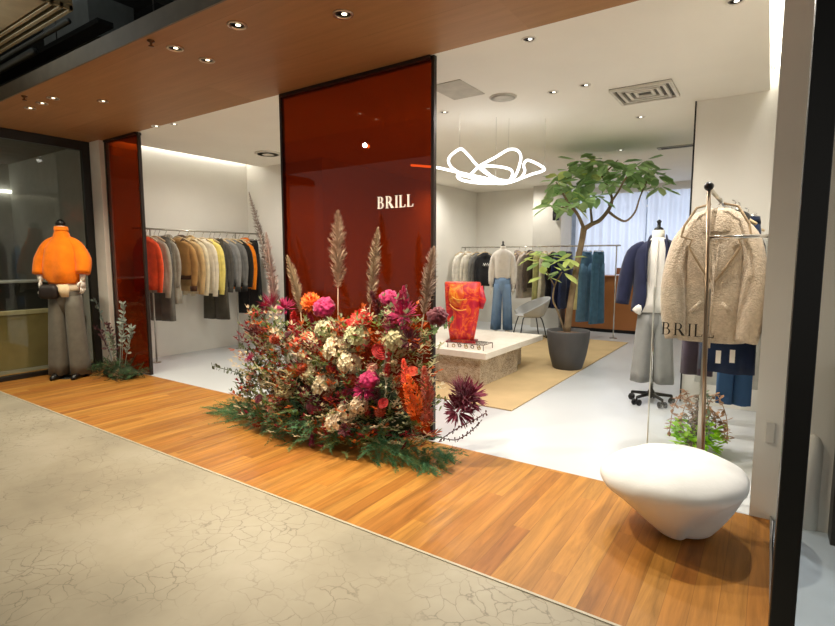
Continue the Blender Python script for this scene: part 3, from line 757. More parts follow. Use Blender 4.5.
# mannequin in jeans by the back rail
t = thing('mannequin', 'mannequin in a white blouse and blue wide jeans behind the stone table', 'mannequin', (-3.69, 7.95, 0), R(22), 'dressed mannequins')
MB().loft([(0, 0, 1.33, .05, .05), (0, 0, 1.43, .045, .045), (0, 0, 1.46, .045, .045), (0, 0, 1.465, .03, .03)], 16).build('neck', M_MANN, t)
MB().lathe([(.035, 0), (.03, .02), (.014, .03), (.016, .07), (.006, .085)], 14, (0, 0, 1.462)).build('neck_cap', M_BLACK, t)
WB = fabric('f1ece4', 0.05)
b = MB()
b.loft([(0, 0, 1.42, .05, .05), (0, 0, 1.39, .085, .065), (0, 0, 1.36, .13, .08), (0, 0, 1.31, .155, .09, .01), (0, 0, 1.18, .15, .10, .02), (0, 0, 1.05, .145, .10, .03), (0, 0, .95, .14, .10, .035), (0, 0, .92, .125, .09, .02)], 30)
for s in (-1, 1): b.tube([(s * .07, 0, 1.375), (s * .15, 0, 1.27), (s * .18, 0, 1.04), (s * .185, -.03, .84)], [.03, .05, .055, .042], 12, smooth_path=3)
b.build('blouse', WB, t)
for s in (-1, 1):
    h = hand((s * .185, -.035, .78), (0, -.12, -1), (-s * .3, -1, 0), .95); h.tube([(s * .185, -.03, .86), (s * .185, -.035, .77)], [.03, .022], 10); h.build('hand', M_MANN, t)
legs(.94, .075, .135, .088, .105, 3, .012).build('jeans', denim('86a5cb', '43658f', 0.05, .95), t)
MB().loft([(0, 0, .945, .126, .098), (0, 0, .905, .134, .105)], 24).build('belt', denim('6d8cb5', '4b6a94', 0, 1), t)
st = MB().lathe([(.14, 0), (.14, .006), (.015, .010)], 28); st.tube([(0.06, .03, 0), (0.06, .03, .30)], .009, 8); st.build('stand', M_STEEL, t)
for s in (-1, 1):
    MB().loft([(s * .10, -.03, .012, .035, .09), (s * .10, -.03, .04, .035, .09), (s * .10, .01, .10, .03, .035)], 14).build('foot', M_MANN, t)

# dress form in the navy blazer on castors
t = thing('dress_form', 'dress form in a navy blazer and grey trousers on a black castor base', 'mannequin', (-.80, 4.80, 0), R(6), 'dressed mannequins')
MB().loft([(0, 0, 1.30, .055, .055), (0, 0, 1.44, .047, .047), (0, 0, 1.49, .047, .047), (0, 0, 1.495, .03, .03)], 16).build('neck', mat('e8e2d2', 0.8), t)
MB().lathe([(.038, 0), (.034, .018), (.014, .03), (.014, .06), (.02, .075), (.006, .09)], 14, (0, 0, 1.49)).build('neck_cap', M_BLACK, t)
b = MB(); b.loft([(0, 0, 1.43, .05, .05), (0, 0, 1.39, .09, .07), (0, 0, 1.34, .13, .08), (0, 0, 1.25, .14, .095), (0, 0, 1.05, .13, .09, .01), (0, -.01, .88, .135, .10, .03), (-.02, -.01, .80, .125, .095, .04)], 28)
b.tube([(-.10, -.07, .86), (-.14, -.10, .80)], [.03, .04], 8); sho = b.build('shirt', fabric('eeeae0', 0.05), t)
MB().tube([(0.0, -.075, 1.42), (0, -.108, 1.25), (0, -.103, 1.05), (0, -.135, .82)], .008, 6, flat=.5).build('button_band', fabric('dcd8cc', 0.05), sho)
NV = fabric('22263f', 0.15)
bz = MB(); n = 22
def half(s):
    V = []; Fs = []
    lev = [(1.41, .07, .06, 40), (1.375, .135, .08, 24), (1.33, .185, .10, 20), (1.25, .20, .115, 20), (1.10, .185, .118, 22), (.95, .185, .122, 20), (.86, .195, .125, 22), (.80, .198, .125, 30)]
    for (z, rx, ry, a0) in lev:
        for k in range(n):
            tt = R(-90 + a0) + (R(180 - a0)) * k / (n - 1)
            fo = 1 + .02 * math.sin(5 * tt + z * 6)
            V.append((s * rx * math.cos(tt) * fo, ry * math.sin(tt) * fo, z))
    for i in range(len(lev) - 1):
        for k in range(n - 1):
            Fs.append((i * n + k, i * n + k + 1, (i + 1) * n + k + 1, (i + 1) * n + k))
    bz.add(V, Fs)
half(-1); half(1)
for s in (-1, 1):
    bz.tube([(s * .10, 0, 1.375), (s * .19, .0, 1.295), (s * .24, -.01, 1.08), (s * .265 if s < 0 else s * .21, -.02, .86)], [.035, .06, .064, .055], 14, smooth_path=4)
o = bzo = bz.build('blazer', NV, t); md = o.modifiers.new('thick', 'SOLIDIFY'); md.thickness = .008
for s in (-1, 1):
    l = MB(); l.tube([(s * .06, .04, 1.44), (s * .07, -.05, 1.39), (s * .075, -.112, 1.25), (s * .065, -.122, 1.06)], [.02, .03, .032, .01], 8, flat=.35, smooth_path=4); l.build('lapel', fabric('1c2038', 0.1), bzo)
legs(.88, .19, .13, .082, .085, 2, .012).build('trousers', fabric('8e8e8a', 0.06), t)
MB().loft([(0, 0, .90, .12, .08), (0, 0, .86, .128, .086)], 22).build('waistband', fabric('3a3836', 0.06), t)
bs = MB(); bs.tube([(0, 0, .06), (0, 0, .9)], .016, 10); bs.build('pole', M_CHROME, t)
bs = MB(); bs.lathe([(.03, .06), (.035, .09), (.02, .12)], 16)
for k in range(5):
    a = 2 * PI * k / 5 + .3; bs.tube([(0, 0, .085), (.17 * math.cos(a), .17 * math.sin(a), .07)], [.018, .013], 8, flat=.8)
sb = bs.build('star_base', M_BLACK, t)
for k in range(5):
    a = 2 * PI * k / 5 + .3; c = MB(); x, y = .17 * math.cos(a), .17 * math.sin(a)
    for s in (-1, 1):
        c.tube([(x + s * .006 - math.sin(a) * s * .010, y + math.cos(a) * s * .010, .027), (x + s * .006 - math.sin(a) * s * .024, y + math.cos(a) * s * .024, .027)], .027, 14)
    c.tube([(x, y, .03), (x, y, .075)], .008, 8); c.build('castor', M_BLACK, sb)

# ------------------------------------------------------------------ back clothes rail
YB = 8.45
t = thing('clothes_rail', 'long steel clothes rail along the back wall behind the stone table', 'clothes rail', (-3.4, YB, 0))
MB().tube([(-1.35, 0, 1.46), (1.46, 0, 1.46)], .012, 8).build('bar', M_CHROME, t)
for x in (-1.28, 1.40):
    MB().tube([(x, 0, 0), (x, 0, 1.45)], .010, 8).tube([(x, 0, 0), (x, 0, .006)], .06, 14).build('post', M_CHROME, t)
GB = 'garments on the back clothes rail'
def railB(px): return Vector((at(px, 246, YB).x, YB, 1.46 - .032))
rowsB = [
 ('top', 461, 'white long sleeved top first on the back rail', 'top', ['f0ece2'], dict(L=.64, W=.19, sl=.60, seed=1), 78),
 ('top', 469, 'ivory shirt second on the back rail', 'shirt', ['e6e0d0', 'd8d2c2'], dict(L=.64, W=.19, sl=.60, seed=2, collar=1), 76),
 ('top', 477, 'mid grey knit third on the back rail beside the black tee', 'knit top', ['7c7b77'], dict(L=.62, W=.18, sl=.58, seed=3), 78),
 ('top', 485, 'black sweatshirt with white scribble print left of the jeans mannequin', 'sweatshirt', ['28282a', 'e0ded8'], dict(L=.60, W=.20, sl=.52, seed=4), 66),
 ('top', 519, 'mauve beige shirt just right of the jeans mannequin', 'shirt', ['a3948a', '93857b'], dict(L=.62, W=.18, sl=.58, seed=5, collar=1), 80),
 ('top', 525, 'pinkish cream long tunic on the back rail behind the jeans mannequin', 'tunic', ['d8ccc0'], dict(L=.78, W=.19, hem=.21, sl=.6, seed=6), 76),
 ('top', 532, 'dark taupe jacket on the back rail above the shell chair', 'jacket', ['5c5148', '4a4039'], dict(L=.60, W=.20, sl=.56, seed=7, collar=1), 78),
 ('skirt', 539, 'pale yellow green pleated skirt hanging on the back rail', 'skirt', ['bdbd82', 'a9a96e'], dict(L=.82, W=.14, hem=.17, seed=8), 78),
 ('top', 546, 'long cream dress on the back rail beside the black dress', 'dress', ['dcd6bc'], dict(L=.92, W=.17, hem=.20, sl=0, seed=9), 78),
 ('top', 553, 'black long dress on the back rail behind the lower tree leaves', 'dress', ['1c1c20'], dict(L=.92, W=.18, hem=.20, sl=.5, seed=10), 81),
 ('top', 560, 'navy long dress on the back rail nearer the tree trunk', 'dress', ['232c56'], dict(L=.92, W=.18, hem=.20, sl=.5, seed=11), 76),
 ('trousers', 567, 'dark navy trousers on the back rail just left of the tree trunk', 'trousers', ['2c3658', '222b48'], dict(L=.92, W=.16, hem=.11, seed=12), 76),
 ('skirt', 581, 'pale yellow skirt on the back rail just right of the tree trunk', 'skirt', ['e0d79c', 'cfc58a'], dict(L=.92, W=.14, hem=.17, seed=13), 76),
 ('trousers', 586.5, 'washed blue jeans on the back rail, left one of the denim pair', 'jeans', ['5f86a3', '4c6f8b'], dict(L=1.12, W=.125, hem=.085, seed=14), 58),
 ('trousers', 599, 'teal blue jeans last on the back rail by the wooden counter', 'jeans', ['47708c', '3b5f79'], dict(L=1.14, W=.125, hem=.09, seed=15), 66),
]
for kd, px, lab, cat, cols, P, rz in rowsB:
    g = garment(kd, railB(px), R(rz), lab, cat, GB, [fabric(c) for c in cols], P)
    if 'scribble' in lab:
        q = MB()
        for k in range(5):
            x = -.10 + k * .045; q.tube([(x, -.064, -.30), (x + .02, -.066, -.25), (x + .03, -.067, -.31), (x + .045, -.066, -.27)], .006, 5)
        q.build('print', fabric('e8e6e0', 0.02), g)

# ------------------------------------------------------------------ counter, curtain, wall speaker
M_CNT = planks('counter_wood', 'X', 0.9, 2.0, [(0, '9c6232'), (1, 'a86c3a')], 0.4, 0.15)
t = thing('counter', 'plain brown timber cash counter below the curtained window', 'counter', (-2.04, 9.35, 0))
MB().box(-.95, .95, -.28, .28, 0.06, .94).build('body', M_CNT, t, False, bevel=.004)
MB().box(-.97, .97, -.30, .30, .94, .97).build('top', mat('8d582e', 0.35, var=.08), t, False, bevel=.004)
MB().box(-.92, .92, -.24, .24, 0, .06).build('plinth', M_DARK, t, False)
t = thing('display_screen', 'brown backed tilted screen on top of the counter', 'screen', (-1.95, 9.30, .97))
MB().box(-.24, .24, -.01, .015, .02, .13).xf(Matrix.Rotation(R(-12), 4, 'X')).build('panel', mat('7a4a2c', 0.4), t, False, bevel=.004)
MB().box(-.08, .08, -.05, .06, 0, .02).build('foot', mat('4a3020', 0.4), t, False, bevel=.003)
SH = sheer_mat('sheer', (0.80, 0.83, 0.92))
def curtain(x0, x1, label, ph):
    t = thing('curtain', label, 'curtain', ((x0 + x1) / 2, 9.85, 0), 0, 'sheer curtains')
    V = []; nx = 90; zz = [0.05, .8, 1.6, 2.2, 2.42]
    for z in zz:
        for i in range(nx):
            x = (x0 - x1) / 2 + (x1 - x0) * i / (nx - 1)
            V.append((x, .028 * math.sin(x * 42 + ph) + .012 * math.sin(x * 17 + z), z))
    Fs = [(j * nx + i, j * nx + i + 1, (j + 1) * nx + i + 1, (j + 1) * nx + i) for j in range(len(zz) - 1) for i in range(nx - 1)]
    MB().add(V, Fs).build('cloth', SH, t)
    MB().tube([((x0 - x1) / 2, 0, 2.43), ((x1 - x0) / 2, 0, 2.43)], .012, 8).build('track', M_WHITE, t)
curtain(-3.08, -1.86, 'pale blue sheer curtain behind the tree, left half of the window', 0)
curtain(-1.84, -0.60, 'pale blue sheer curtain behind the navy blazer, right half of the window', 1.3)
p = at(557, 216, 9.03)
t = thing('wall_speaker', 'small black loudspeaker high on the grey column left of the tree', 'speaker', (p.x, 9.04, p.z - .08))
MB().box(-.05, .05, -.10, -.02, 0, .17).build('cabinet', M_BLACK, t, False, bevel=.008)
MB().lathe([(.035, 0), (.035, .004), (.01, .006)], 18).xf(Matrix.Rotation(R(90), 4, 'X')).xf(Matrix.Translation((0, -.10, .07))).build('cone', M_DARK, t)
MB().box(-.015, .015, -.02, .01, .05, .11).build('bracket', M_BLACK, t, False)

# ------------------------------------------------------------------ rug, stone table and what stands on it
t = MB().box(-4.4, -1.70, 3.88, 8.1, 0.001, 0.010).build('rug', mat('c4ac82', 0.95, 0, 0.35, 220, 0.08, 3, 0.1), None, False)
tag(t, 'flat tan rug under the stone table and the potted tree', 'rug')
t = thing('stone_table', 'low stone display table with pale slab top on the tan rug', 'table', (-3.0, 4.85, 0.010))
MB().box(-.85, .735, -.44, .46, 0, .29).build('plinth', stone_mat('travertine', [(0.3, '75614b'), (0.48, 'a08d74'), (0.66, 'c9bca6')], 6.0, 0.8), t, False, bevel=.004)
MB().box(-.90, .825, -.50, .98, .29, .352).build('slab', stone_mat('slab_stone', [(0.3, 'ddd4c4'), (0.55, 'ece5d8'), (0.75, 'f3eee4')], 3.0, 0.2), t, False, bevel=.004)
MB().box(-.2, .60, .62, .88, 0, .29).build('rear_support', stone_mat('travertine_rear', [(0.3, '8f7c64'), (0.5, 'a8977f'), (0.68, 'c2b49d')], 5.0, 0.65), t, False, bevel=.004)
TZ = .3625
# red printed dress on a bust stand
t = thing('dress_display', 'red and orange scarf print dress draped on a stand on the stone table', 'dress', (-2.72, 4.86, TZ), R(20))
b = MB(); b.loft([(0, 0, .645, .185, .05, 0, 7, 0, .6), (0, 0, .63, .195, .075, .01, 7, .3, .7), (0, 0, .5, .19, .09, .03, 7, .6, .75), (0, 0, .3, .17, .09, .04, 7, 1, .8), (0, 0, .12, .14, .085, .05, 7, 1.2, .8), (0, 0, .02, .125, .085, .05, 7, 1.4, .8)], 40)
b.build('dress', print_mat('scarf_print', 'd8322a', 'b81430', 'e87020'), t)
q = MB(); q.loft([(-.05, -.085, .62, .07, .012, .02), (-.05, -.10, .5, .085, .014, .04), (-.055, -.10, .38, .05, .012, .04)], 16); q.build('scarf', print_mat('scarf_orange', 'e86a18', 'd84a18', 'f0a030'), t)
for z, w in ((.36, .05), (.47, .06)):
    c = MB(); c.tube([(-.12, -.10, z + .05), (-.06, -.115, z), (0, -.118, z - .012), (.06, -.115, z)], .006, 6, smooth_path=4); c.build('gold_chain_print', mat('e8a84a', 0.4), t)
MB().tube([(.188, 0, .60), (.215, .0, .45), (.205, -.01, .36)], [.03, .04, .02], 10, flat=.5).build('hanging_sleeve', print_mat('scarf_side', 'c41c34', 'a01030', 'd84a20'), t)
MB().box(-.16, .16, -.11, .11, 0, .016).build('base', mat('7c2430', 0.4), t, False, bevel=.003)
# jewellery tray of thin metal rods
t = thing('jewellery_stand', 'low thin framed metal stand with jewellery at the front of the stone table', 'display stand', (-2.46, 4.56, TZ), R(0))
f = MB(); a, b2, h = .20, .10, .055
for x in (-a, a):
    for y in (-b2, b2): f.tube([(x, y, 0), (x, y, h)], .004, 6)
    f.tube([(x, -b2, h), (x, b2, h)], .004, 6)
for y in (-b2, b2): f.tube([(-a, y, h), (a, y, h)], .004, 6)
f.build('frame', metal('7a6a60', 0.3), t)
MB().box(-a, a, -b2, b2, h, h + .006).build('glass_top', M_CLEAR, t, False)
for k in range(7):
    x = -.15 + k * .048; r = MB(); n_ = 14
    pts = [(x + .016 * math.cos(2 * PI * i / n_), -.03 + .04 * ((k * 7) % 3 - 1), .018 + .016 * math.sin(2 * PI * i / n_)) for i in range(n_ + 1)]
    r.tube(pts, .0045, 6, caps=False)
    tag(r.build('bangle', metal(['c8a860', '6a5a50', 'b8b0a0'][k % 3], 0.25), None, loc=Vector((-2.46, 4.56, TZ - .0025))),
        ['gold bangle', 'dark bangle', 'silver bangle', 'gold bangle', 'dark bangle', 'silver bangle', 'gold bangle'][k] + ' inside the low metal stand, ' + ['first from its left end', 'second from its left end', 'third from its left end', 'in its middle', 'third from its right end', 'second from its right end', 'at its right end'][k], 'bangle', 'bangles in the jewellery stand')

# shell chair
t = thing('shell_chair', 'pale grey shell lounge chair with thin black legs behind the stone table', 'chair', (-3.16, 7.85, 0.010), R(-52))
t.scale = (1.12, 1.12, 1.0)
def shell(u, v):   # u angle round the seat, v up the wall
    a = R(-125 + 250 * u) + PI / 2
    top = .34 + .27 * math.cos((u - .5) * PI * .95)
    r = .17 + .11 * v ** .6
    return (r * 1.05 * math.cos(a), r * math.sin(a), .33 + (top - .30) * v ** 1.2)
V = []; nu, nv = 36, 10
for j in range(nv):
    for i in range(nu): V.append(shell(i / (nu - 1), j / (nv - 1)))
Fs = []
for j in range(nv - 1):
    for i in range(nu - 1):
        u = (i + .5) / (nu - 1); v = (j + .5) / (nv - 1)
        if ((u - .5) / .15) ** 2 + ((v - .30) / .26) ** 2 < 1: continue
        Fs.append((j * nu + i, j * nu + i + 1, (j + 1) * nu + i + 1, (j + 1) * nu + i))
o = MB().add(V, Fs).build('back_shell', mat('b9bcbd', 0.5, var=.03), t); md = o.modifiers.new('thick', 'SOLIDIFY'); md.thickness = .014; md.offset = 0
s_ = MB(); s_.lathe([(.01, .315), (.12, .315), (.19, .335), (.205, .35), (.195, .352), (.12, .332), (.01, .328)], 32); s_.build('seat', mat('c4c6c6', 0.5, var=.03), t)
for (x, y) in ((-.17, -.16), (.17, -.16), (-.17, .17), (.17, .17)):
    MB().tube([(x * .45, y * .45, .318), (x * .8, y * .8, .30), (x * 1.15, y * 1.15, 0)], .008, 8, smooth_path=3).build('leg', M_BLACK, t)
MB().tube([(-.19, -.18, .012), (.19, -.18, .012)], .006, 6).tube([(-.19, .19, .012), (.19, .19, .012)], .006, 6).build('runner', M_BLACK, t)

# ------------------------------------------------------------------ potted tree
TP = Vector((-1.865, 5.80, 0.010))
t = thing('potted_tree', 'tall broad leaved tree in a dark grey tapered pot on the rug edge', 'potted tree', TP)
pot = MB(); pot.lathe([(.155, 0), (.165, .01), (.205, .16), (.232, .32), (.238, .42), (.236, .435), (.22, .435), (.215, .40), (.0, .395)], 36)
pot.build('pot', mat('4c4b4b', 0.65, 0, .1, 90, .08), t)
MB().lathe([(.216, .39), (.10, .41), (.0, .412)], 24).build('soil', mat('6b5340', 0.95, 0, .8, 60, .3), t)
def tp(px, py, dY=0.0):
    d = _fwd * F_PX + _rt * (px - 417.5) - _up * (py - 313)
    return Vector((0, 0, CAM_H)) + d * ((5.97 + dY) / F_PX) - TP
BARK = mat('7d6a50', 0.85, 0, .6, 40, .25)
tr = MB()
tr.tube([tp(567, 332), tp(571, 300), tp(577, 265), tp(582, 240), tp(584, 228)], [.042, .036, .034, .034, .036], 12, smooth_path=4)
tr.build('trunk', BARK, t)
BR = [([(584, 229, 0), (592, 224, .0), (600, 220, .05), (609, 209, .05), (612, 198, .1), (606, 184, .15), (600, 172, .2)], .03, .010),
      ([(609, 212, .05), (617, 218, .0), (626, 221, -.1), (635, 212, -.15), (640, 197, -.2), (647, 181, -.2)], .016, .007),
      ([(584, 229, 0), (578, 215, -.1), (570, 205, -.15), (562, 192, -.2), (556, 182, -.2)], .022, .007),
      ([(592, 224, 0), (590, 205, .3), (586, 190, .4), (584, 172, .45)], .016, .006),
      ([(609, 205, .05), (618, 192, -.3), (626, 178, -.4), (636, 168, -.4)], .014, .006),
      ([(600, 178, .15), (610, 168, .2), (618, 160, .2)], .01, .005),
      ([(570, 205, -.15), (560, 208, -.3), (551, 207, -.35)], .01, .005),
      ([(565, 332, 0.05), (558, 312, .05), (553, 300, .05), (555, 285, .0), (562, 272, -.1)], .014, .007),
      ([(555, 287, 0), (547, 272, -.05), (541, 262, -.1)], .008, .004)]
for pts, r0, r1 in BR:
    P = [tp(*q) for q in pts]; n_ = len(P)
    MB().tube(P, [r0 + (r1 - r0) * i / (n_ - 1) for i in range(n_)], 8, smooth_path=4).build('branch', BARK, t)
LEAFM = [leaf_mat('a2c286'), leaf_mat('b8d298'), leaf_mat('8eb274'), leaf_mat('d2e28c')]
rnd = random.Random(5)
lf = MB()
def rosette(c, n, L, tilt=0.1, pref=None):
    for k in range(n):
        a = 2 * PI * k / n + rnd.random() * .8
        e = rnd.uniform(-.45, .55) + tilt
        d = Vector((math.cos(a) * math.cos(e), math.sin(a) * math.cos(e), math.sin(e)))
        lf.cur = pref if pref is not None and rnd.random() < .6 else rnd.choice([0, 0, 1, 1, 2, 2, 2, 3] if c.x < .2 else [0, 0, 2, 2, 1])
        l = L * rnd.uniform(.75, 1.15)
        lf.leaf(c + d * .035, d, Vector((0, 0, 1)) + Vector((rnd.uniform(-.5, .5), rnd.uniform(-.5, .5), 0)), l, l * .56, .10, rnd.uniform(0, .6))
for (px, py, dY) in [(556, 182, -.2), (560, 176, .1), (568, 170, -.1), (575, 176, .3), (562, 190, .2), (570, 190, -.3), (580, 186, -.2), (584, 168, .45), (592, 160, .1), (590, 175, -.1), (598, 168, .2), (606, 163, -.3),
                     (600, 182, -.2), (612, 176, .1), (618, 164, .2), (616, 184, -.3), (626, 172, -.4), (636, 166, -.4), (630, 184, -.1), (640, 176, -.3), (648, 170, -.2), (656, 176, -.2), (660, 186, -.1), (551, 205, -.35), (556, 198, -.1), (572, 203, .1), (584, 200, -.4), (598, 196, -.3), (578, 160, .2), (610, 172, .4), (645, 160, .1)]:
    rosette(tp(px, py, dY), 8, .20, -.18)
rosette(tp(600, 165, 0), 5, .14, .1, 3); rosette(tp(578, 196, 0), 6, .15, 0, 3)
for (px, py, dY) in [(541, 262, -.1), (535, 256, -.1), (548, 256, 0), (562, 272, -.1), (556, 262, -.05), (568, 258, -.1), (545, 276, 0)]:
    rosette(tp(px, py, dY), 6, .17, .1, 3)
for k in range(5):
    x0 = [560, 566, 572, 576, 563][k]
lf.build('foliage', LEAFM, t)

# ------------------------------------------------------------------ garment stand rising from the white boulder
BC = Vector((-.322, 2.545, 0))
def boulder():
    V = []; Fs = []; n = 64
    prof = [(.0, .075), (.03, .105), (.075, .155), (.125, .21), (.17, .262), (.205, .30), (.228, .325), (.25, .336), (.272, .333), (.295, .315), (.32, .275), (.342, .215), (.358, .14), (.366, .07), (.368, .015)]
    m = len(prof)
    for i, (z, r) in enumerate(prof):
        for k in range(n):
            a = 2 * PI * k / n; ca, sa = math.cos(a), math.sin(a)
            low = max(0, 1 - z / .23)
            q = r * (1 + .025 * math.cos(2 * a + .6) + .02 * math.cos(3 * a + 1.9) + .03 * mnoise.noise(Vector((ca * r * 7, sa * r * 7, z * 8))))
            # a second, smaller foot bulges out on the right rear side below the rim
            q *= 1 + .75 * low * max(0, math.cos(a - R(25))) ** 6
            # a dent between the two feet
            q *= 1 - .35 * min(1, low * 1.6) * max(0, math.cos(a - R(-38))) ** 8
            zz = z + (.012 * mnoise.noise(Vector((ca * r * 9, sa * r * 9, z * 6))) if z > .1 else 0) + .02 * ca * (r / .33) * min(1, z / .2)
            V.append((.05 * low + q * ca, -.03 * low + q * sa, max(0, zz)))
    for i in range(m - 1):
        for k in range(n): Fs.append((i * n + k, i * n + (k + 1) % n, (i + 1) * n + (k + 1) % n, (i + 1) * n + k))
    Fs.append(tuple(range(n))[::-1]); Fs.append(tuple(range((m - 1) * n, m * n)))
    return MB().add(V, Fs)
o = boulder().xf(Matrix.Diagonal((.90, .93, 1.02, 1))).build('boulder_seat', mat('eeefee', 0.8, 0, .25, 14, .03), None, True, loc=BC)
md = o.modifiers.new('sub', 'SUBSURF'); md.levels = 1; md.render_levels = 2
tag(o, 'smooth white boulder shaped seat on the timber deck at the right', 'seat')

PX, PY = -.245, 2.94
t = thing('garment_stand', 'bronze pole garment stand rising behind the white boulder seat', 'clothes rail', (PX, PY, 0))
MB().tube([(.02, 0, 0), (-.028, 0, 1.60)], .0095, 12).build('pole', M_BRONZE, t)
MB().ball((-.028, -.006, 1.603), .022, .022, .022, 14, 10).build('knob', M_BLACK, t)
MB().tube([(-.028, 0, 1.597), (-.028, 2.06, 1.597)], .011, 10).build('long_rail', M_STEEL, t)
MB().tube([(-.016, .005, 1.357), (.229, .005, 1.357)], .009, 10).build('side_rail', M_CHROME, t)
RXR = PX - .028
GR = 'garments on the bronze stand'
# teddy coat
def coat():
    t = thing('teddy_coat', 'beige fleece teddy coat with wide lapels hanging on the bronze stand', 'coat', (RXR + .004, 3.42, 1.565), R(3), GR)
    hanger(t, .14)
    k0 = len(t.children)
    FL = mat('c6b59e', 0.95, 0, 1.0, 110, .14, 40, .1, .3)
    FL2 = mat('bfad95', 0.95, 0, 1.0, 110, .14, 40, .1, .3)
    b = MB()
    b.loft([(0, .02, -.03, .06, .05), (0, .01, -.06, .12, .075, 0, 5, 0, .9), (0, 0, -.11, .16, .09, .01, 5, 0, .85), (0, 0, -.18, .175, .10, .01, 5, 0, .8), (0, 0, -.35, .18, .12, .015, 5, .4, .8), (0, 0, -.55, .19, .125, .02, 5, .8, .8), (0, 0, -.72, .185, .125, .02, 5, 1, .8), (0, 0, -.785, .175, .11, .02, 5, 1, .8)], 36)
    b.build('body', FL, t)
    for s in (-1, 1):
        MB().tube([(s * .125, 0, -.10), (s * .195, -.02, -.20), (s * .238, -.06, -.40), (s * .236, -.085, -.58), (s * .215, -.09, -.735)], [.07, .09, .092, .088, .072], 18, flat=.95, smooth_path=4).build('sleeve', FL, t)
        V = [(s * .03, -.075, -.01), (s * .10, -.075, -.03), (s * .155, -.115, -.13), (s * .165, -.135, -.19), (s * .11, -.14, -.21), (s * .125, -.14, -.25), (s * .06, -.145, -.36), (s * .012, -.142, -.44), (s * .012, -.13, -.25)]
        l = MB(); k = len(V)
        l.add(V + [(x, y + .03, z) for x, y, z in V], [tuple(range(k)) if s < 0 else tuple(range(k))[::-1], tuple(range(k, 2 * k))[::-1] if s < 0 else tuple(range(k, 2 * k))] + [(i, (i + 1) % k, (i + 1) % k + k, i + k) for i in range(k)])
        lp = l.build('lapel', FL2, t, True, bevel=.008)
        e = MB(); e.tube([Vector(q) + Vector((0, -.004, 0)) for q in V[:8]], .007, 6); e.build('lapel_edge', mat('9c8668', 0.95, 0, .6, 150, .14, 40, .1, .2), lp)
        MB().tube([(s * .06, -.135, -.52), (s * .125, -.135, -.58)], [.016, .016], 8, flat=.5).build('pocket_welt', FL2, t)
    c = MB(); c.loft([(0, .0, -.12, .155, .125), (0, .0, -.075, .15, .12, .02), (0, .005, -.03, .135, .105, .03), (0, .01, .0, .11, .085, .03), (0, .01, .008, .09, .068, .03), (0, .01, -.005, .07, .05), (0, .01, -.06, .06, .045)], 32, (False, False)); c.build('collar', FL2, t)
    MB().tube([(.0, -.128, -.30), (.004, -.13, -.55), (.0, -.128, -.78)], .009, 6).build('front_edge', FL2, t)
    for x, z in ((.06, -.80), (.145, -.79)):
        MB().box(x - .016, x + .016, -.06, -.058, z - .075, z).build('price_tag', M_WHITE, t, False)
    for o in list(t.children)[k0:]:
        o.data.transform(Matrix.Translation((0, 0, -.045)) @ Matrix.Diagonal((.80, .9, .985, 1)))
coat()
garment('trousers', (RXR - .10, 3.90, 1.565), R(0), 'purple brown wool trousers behind the pole, left of the navy skirt', 'trousers', GR, [fabric('4a3f4e'), fabric('3a3140')], dict(L=1.02, W=.085, hem=.05, seed=2))
garment('skirt', (RXR + .075, 3.74, 1.565), R(-4), 'dark navy denim skirt below the teddy coat on the bronze stand', 'skirt', GR, [fabric('1d2b47'), fabric('17233b')], dict(L=.95, W=.14, hem=.15, D=.05, seed=3))
garment('trousers', (RXR + .105, 4.2, 1.565), R(4), 'blue denim trousers hanging lowest on the bronze stand', 'jeans', GR, [denim('47709a', '2c4d78', -1.3, -.1), fabric('2c4d78')], dict(L=1.26, W=.10, hem=.055, D=.05, seed=4))
garment('top', (RXR + .06, 3.60, 1.565), R(0), 'black jacket showing behind the right shoulder of the teddy coat', 'jacket', GR, [fabric('22221f'), fabric('1a1a18')], dict(L=.62, W=.155, sl=.5, so=.02, seed=5, collar=1))
garment('top', (RXR + .06, 4.5, 1.565), R(0), 'long pale grey dress at the back of the bronze stand', 'dress', GR, [fabric('c9c7bd')], dict(L=1.2, W=.19, hem=.21, sl=0, seed=6))

# glass sign screen with black BRILL letters
t = thing('glass_sign', 'clear glass screen with black BRILL letters beside the white boulder seat', 'sign', (-.395, 3.03, 0))
gp = MB().box(-.115, .125, -.006, .006, 0.02, 1.10).build('pane', M_CLEAR, t, False)
EDG = mat('e9efec', 0.2, spec=.6)
MB().box(-.120, -.115, -.007, .007, 0, 1.10).build('edge_strip', EDG, t, False)
MB().box(.125, .150, -.008, .008, 0, 1.10).build('end_profile', M_STEEL, t, False)
MB().box(-.12, .15, -.025, .025, 0, .02).build('foot_channel', M_STEEL, t, False)
lb, w_ = lettering('BRILL', 0.066, 0.003)
lb.build('lettering', mat('17140f', 0.5), gp, False, loc=(-.073, -.0065, .848))

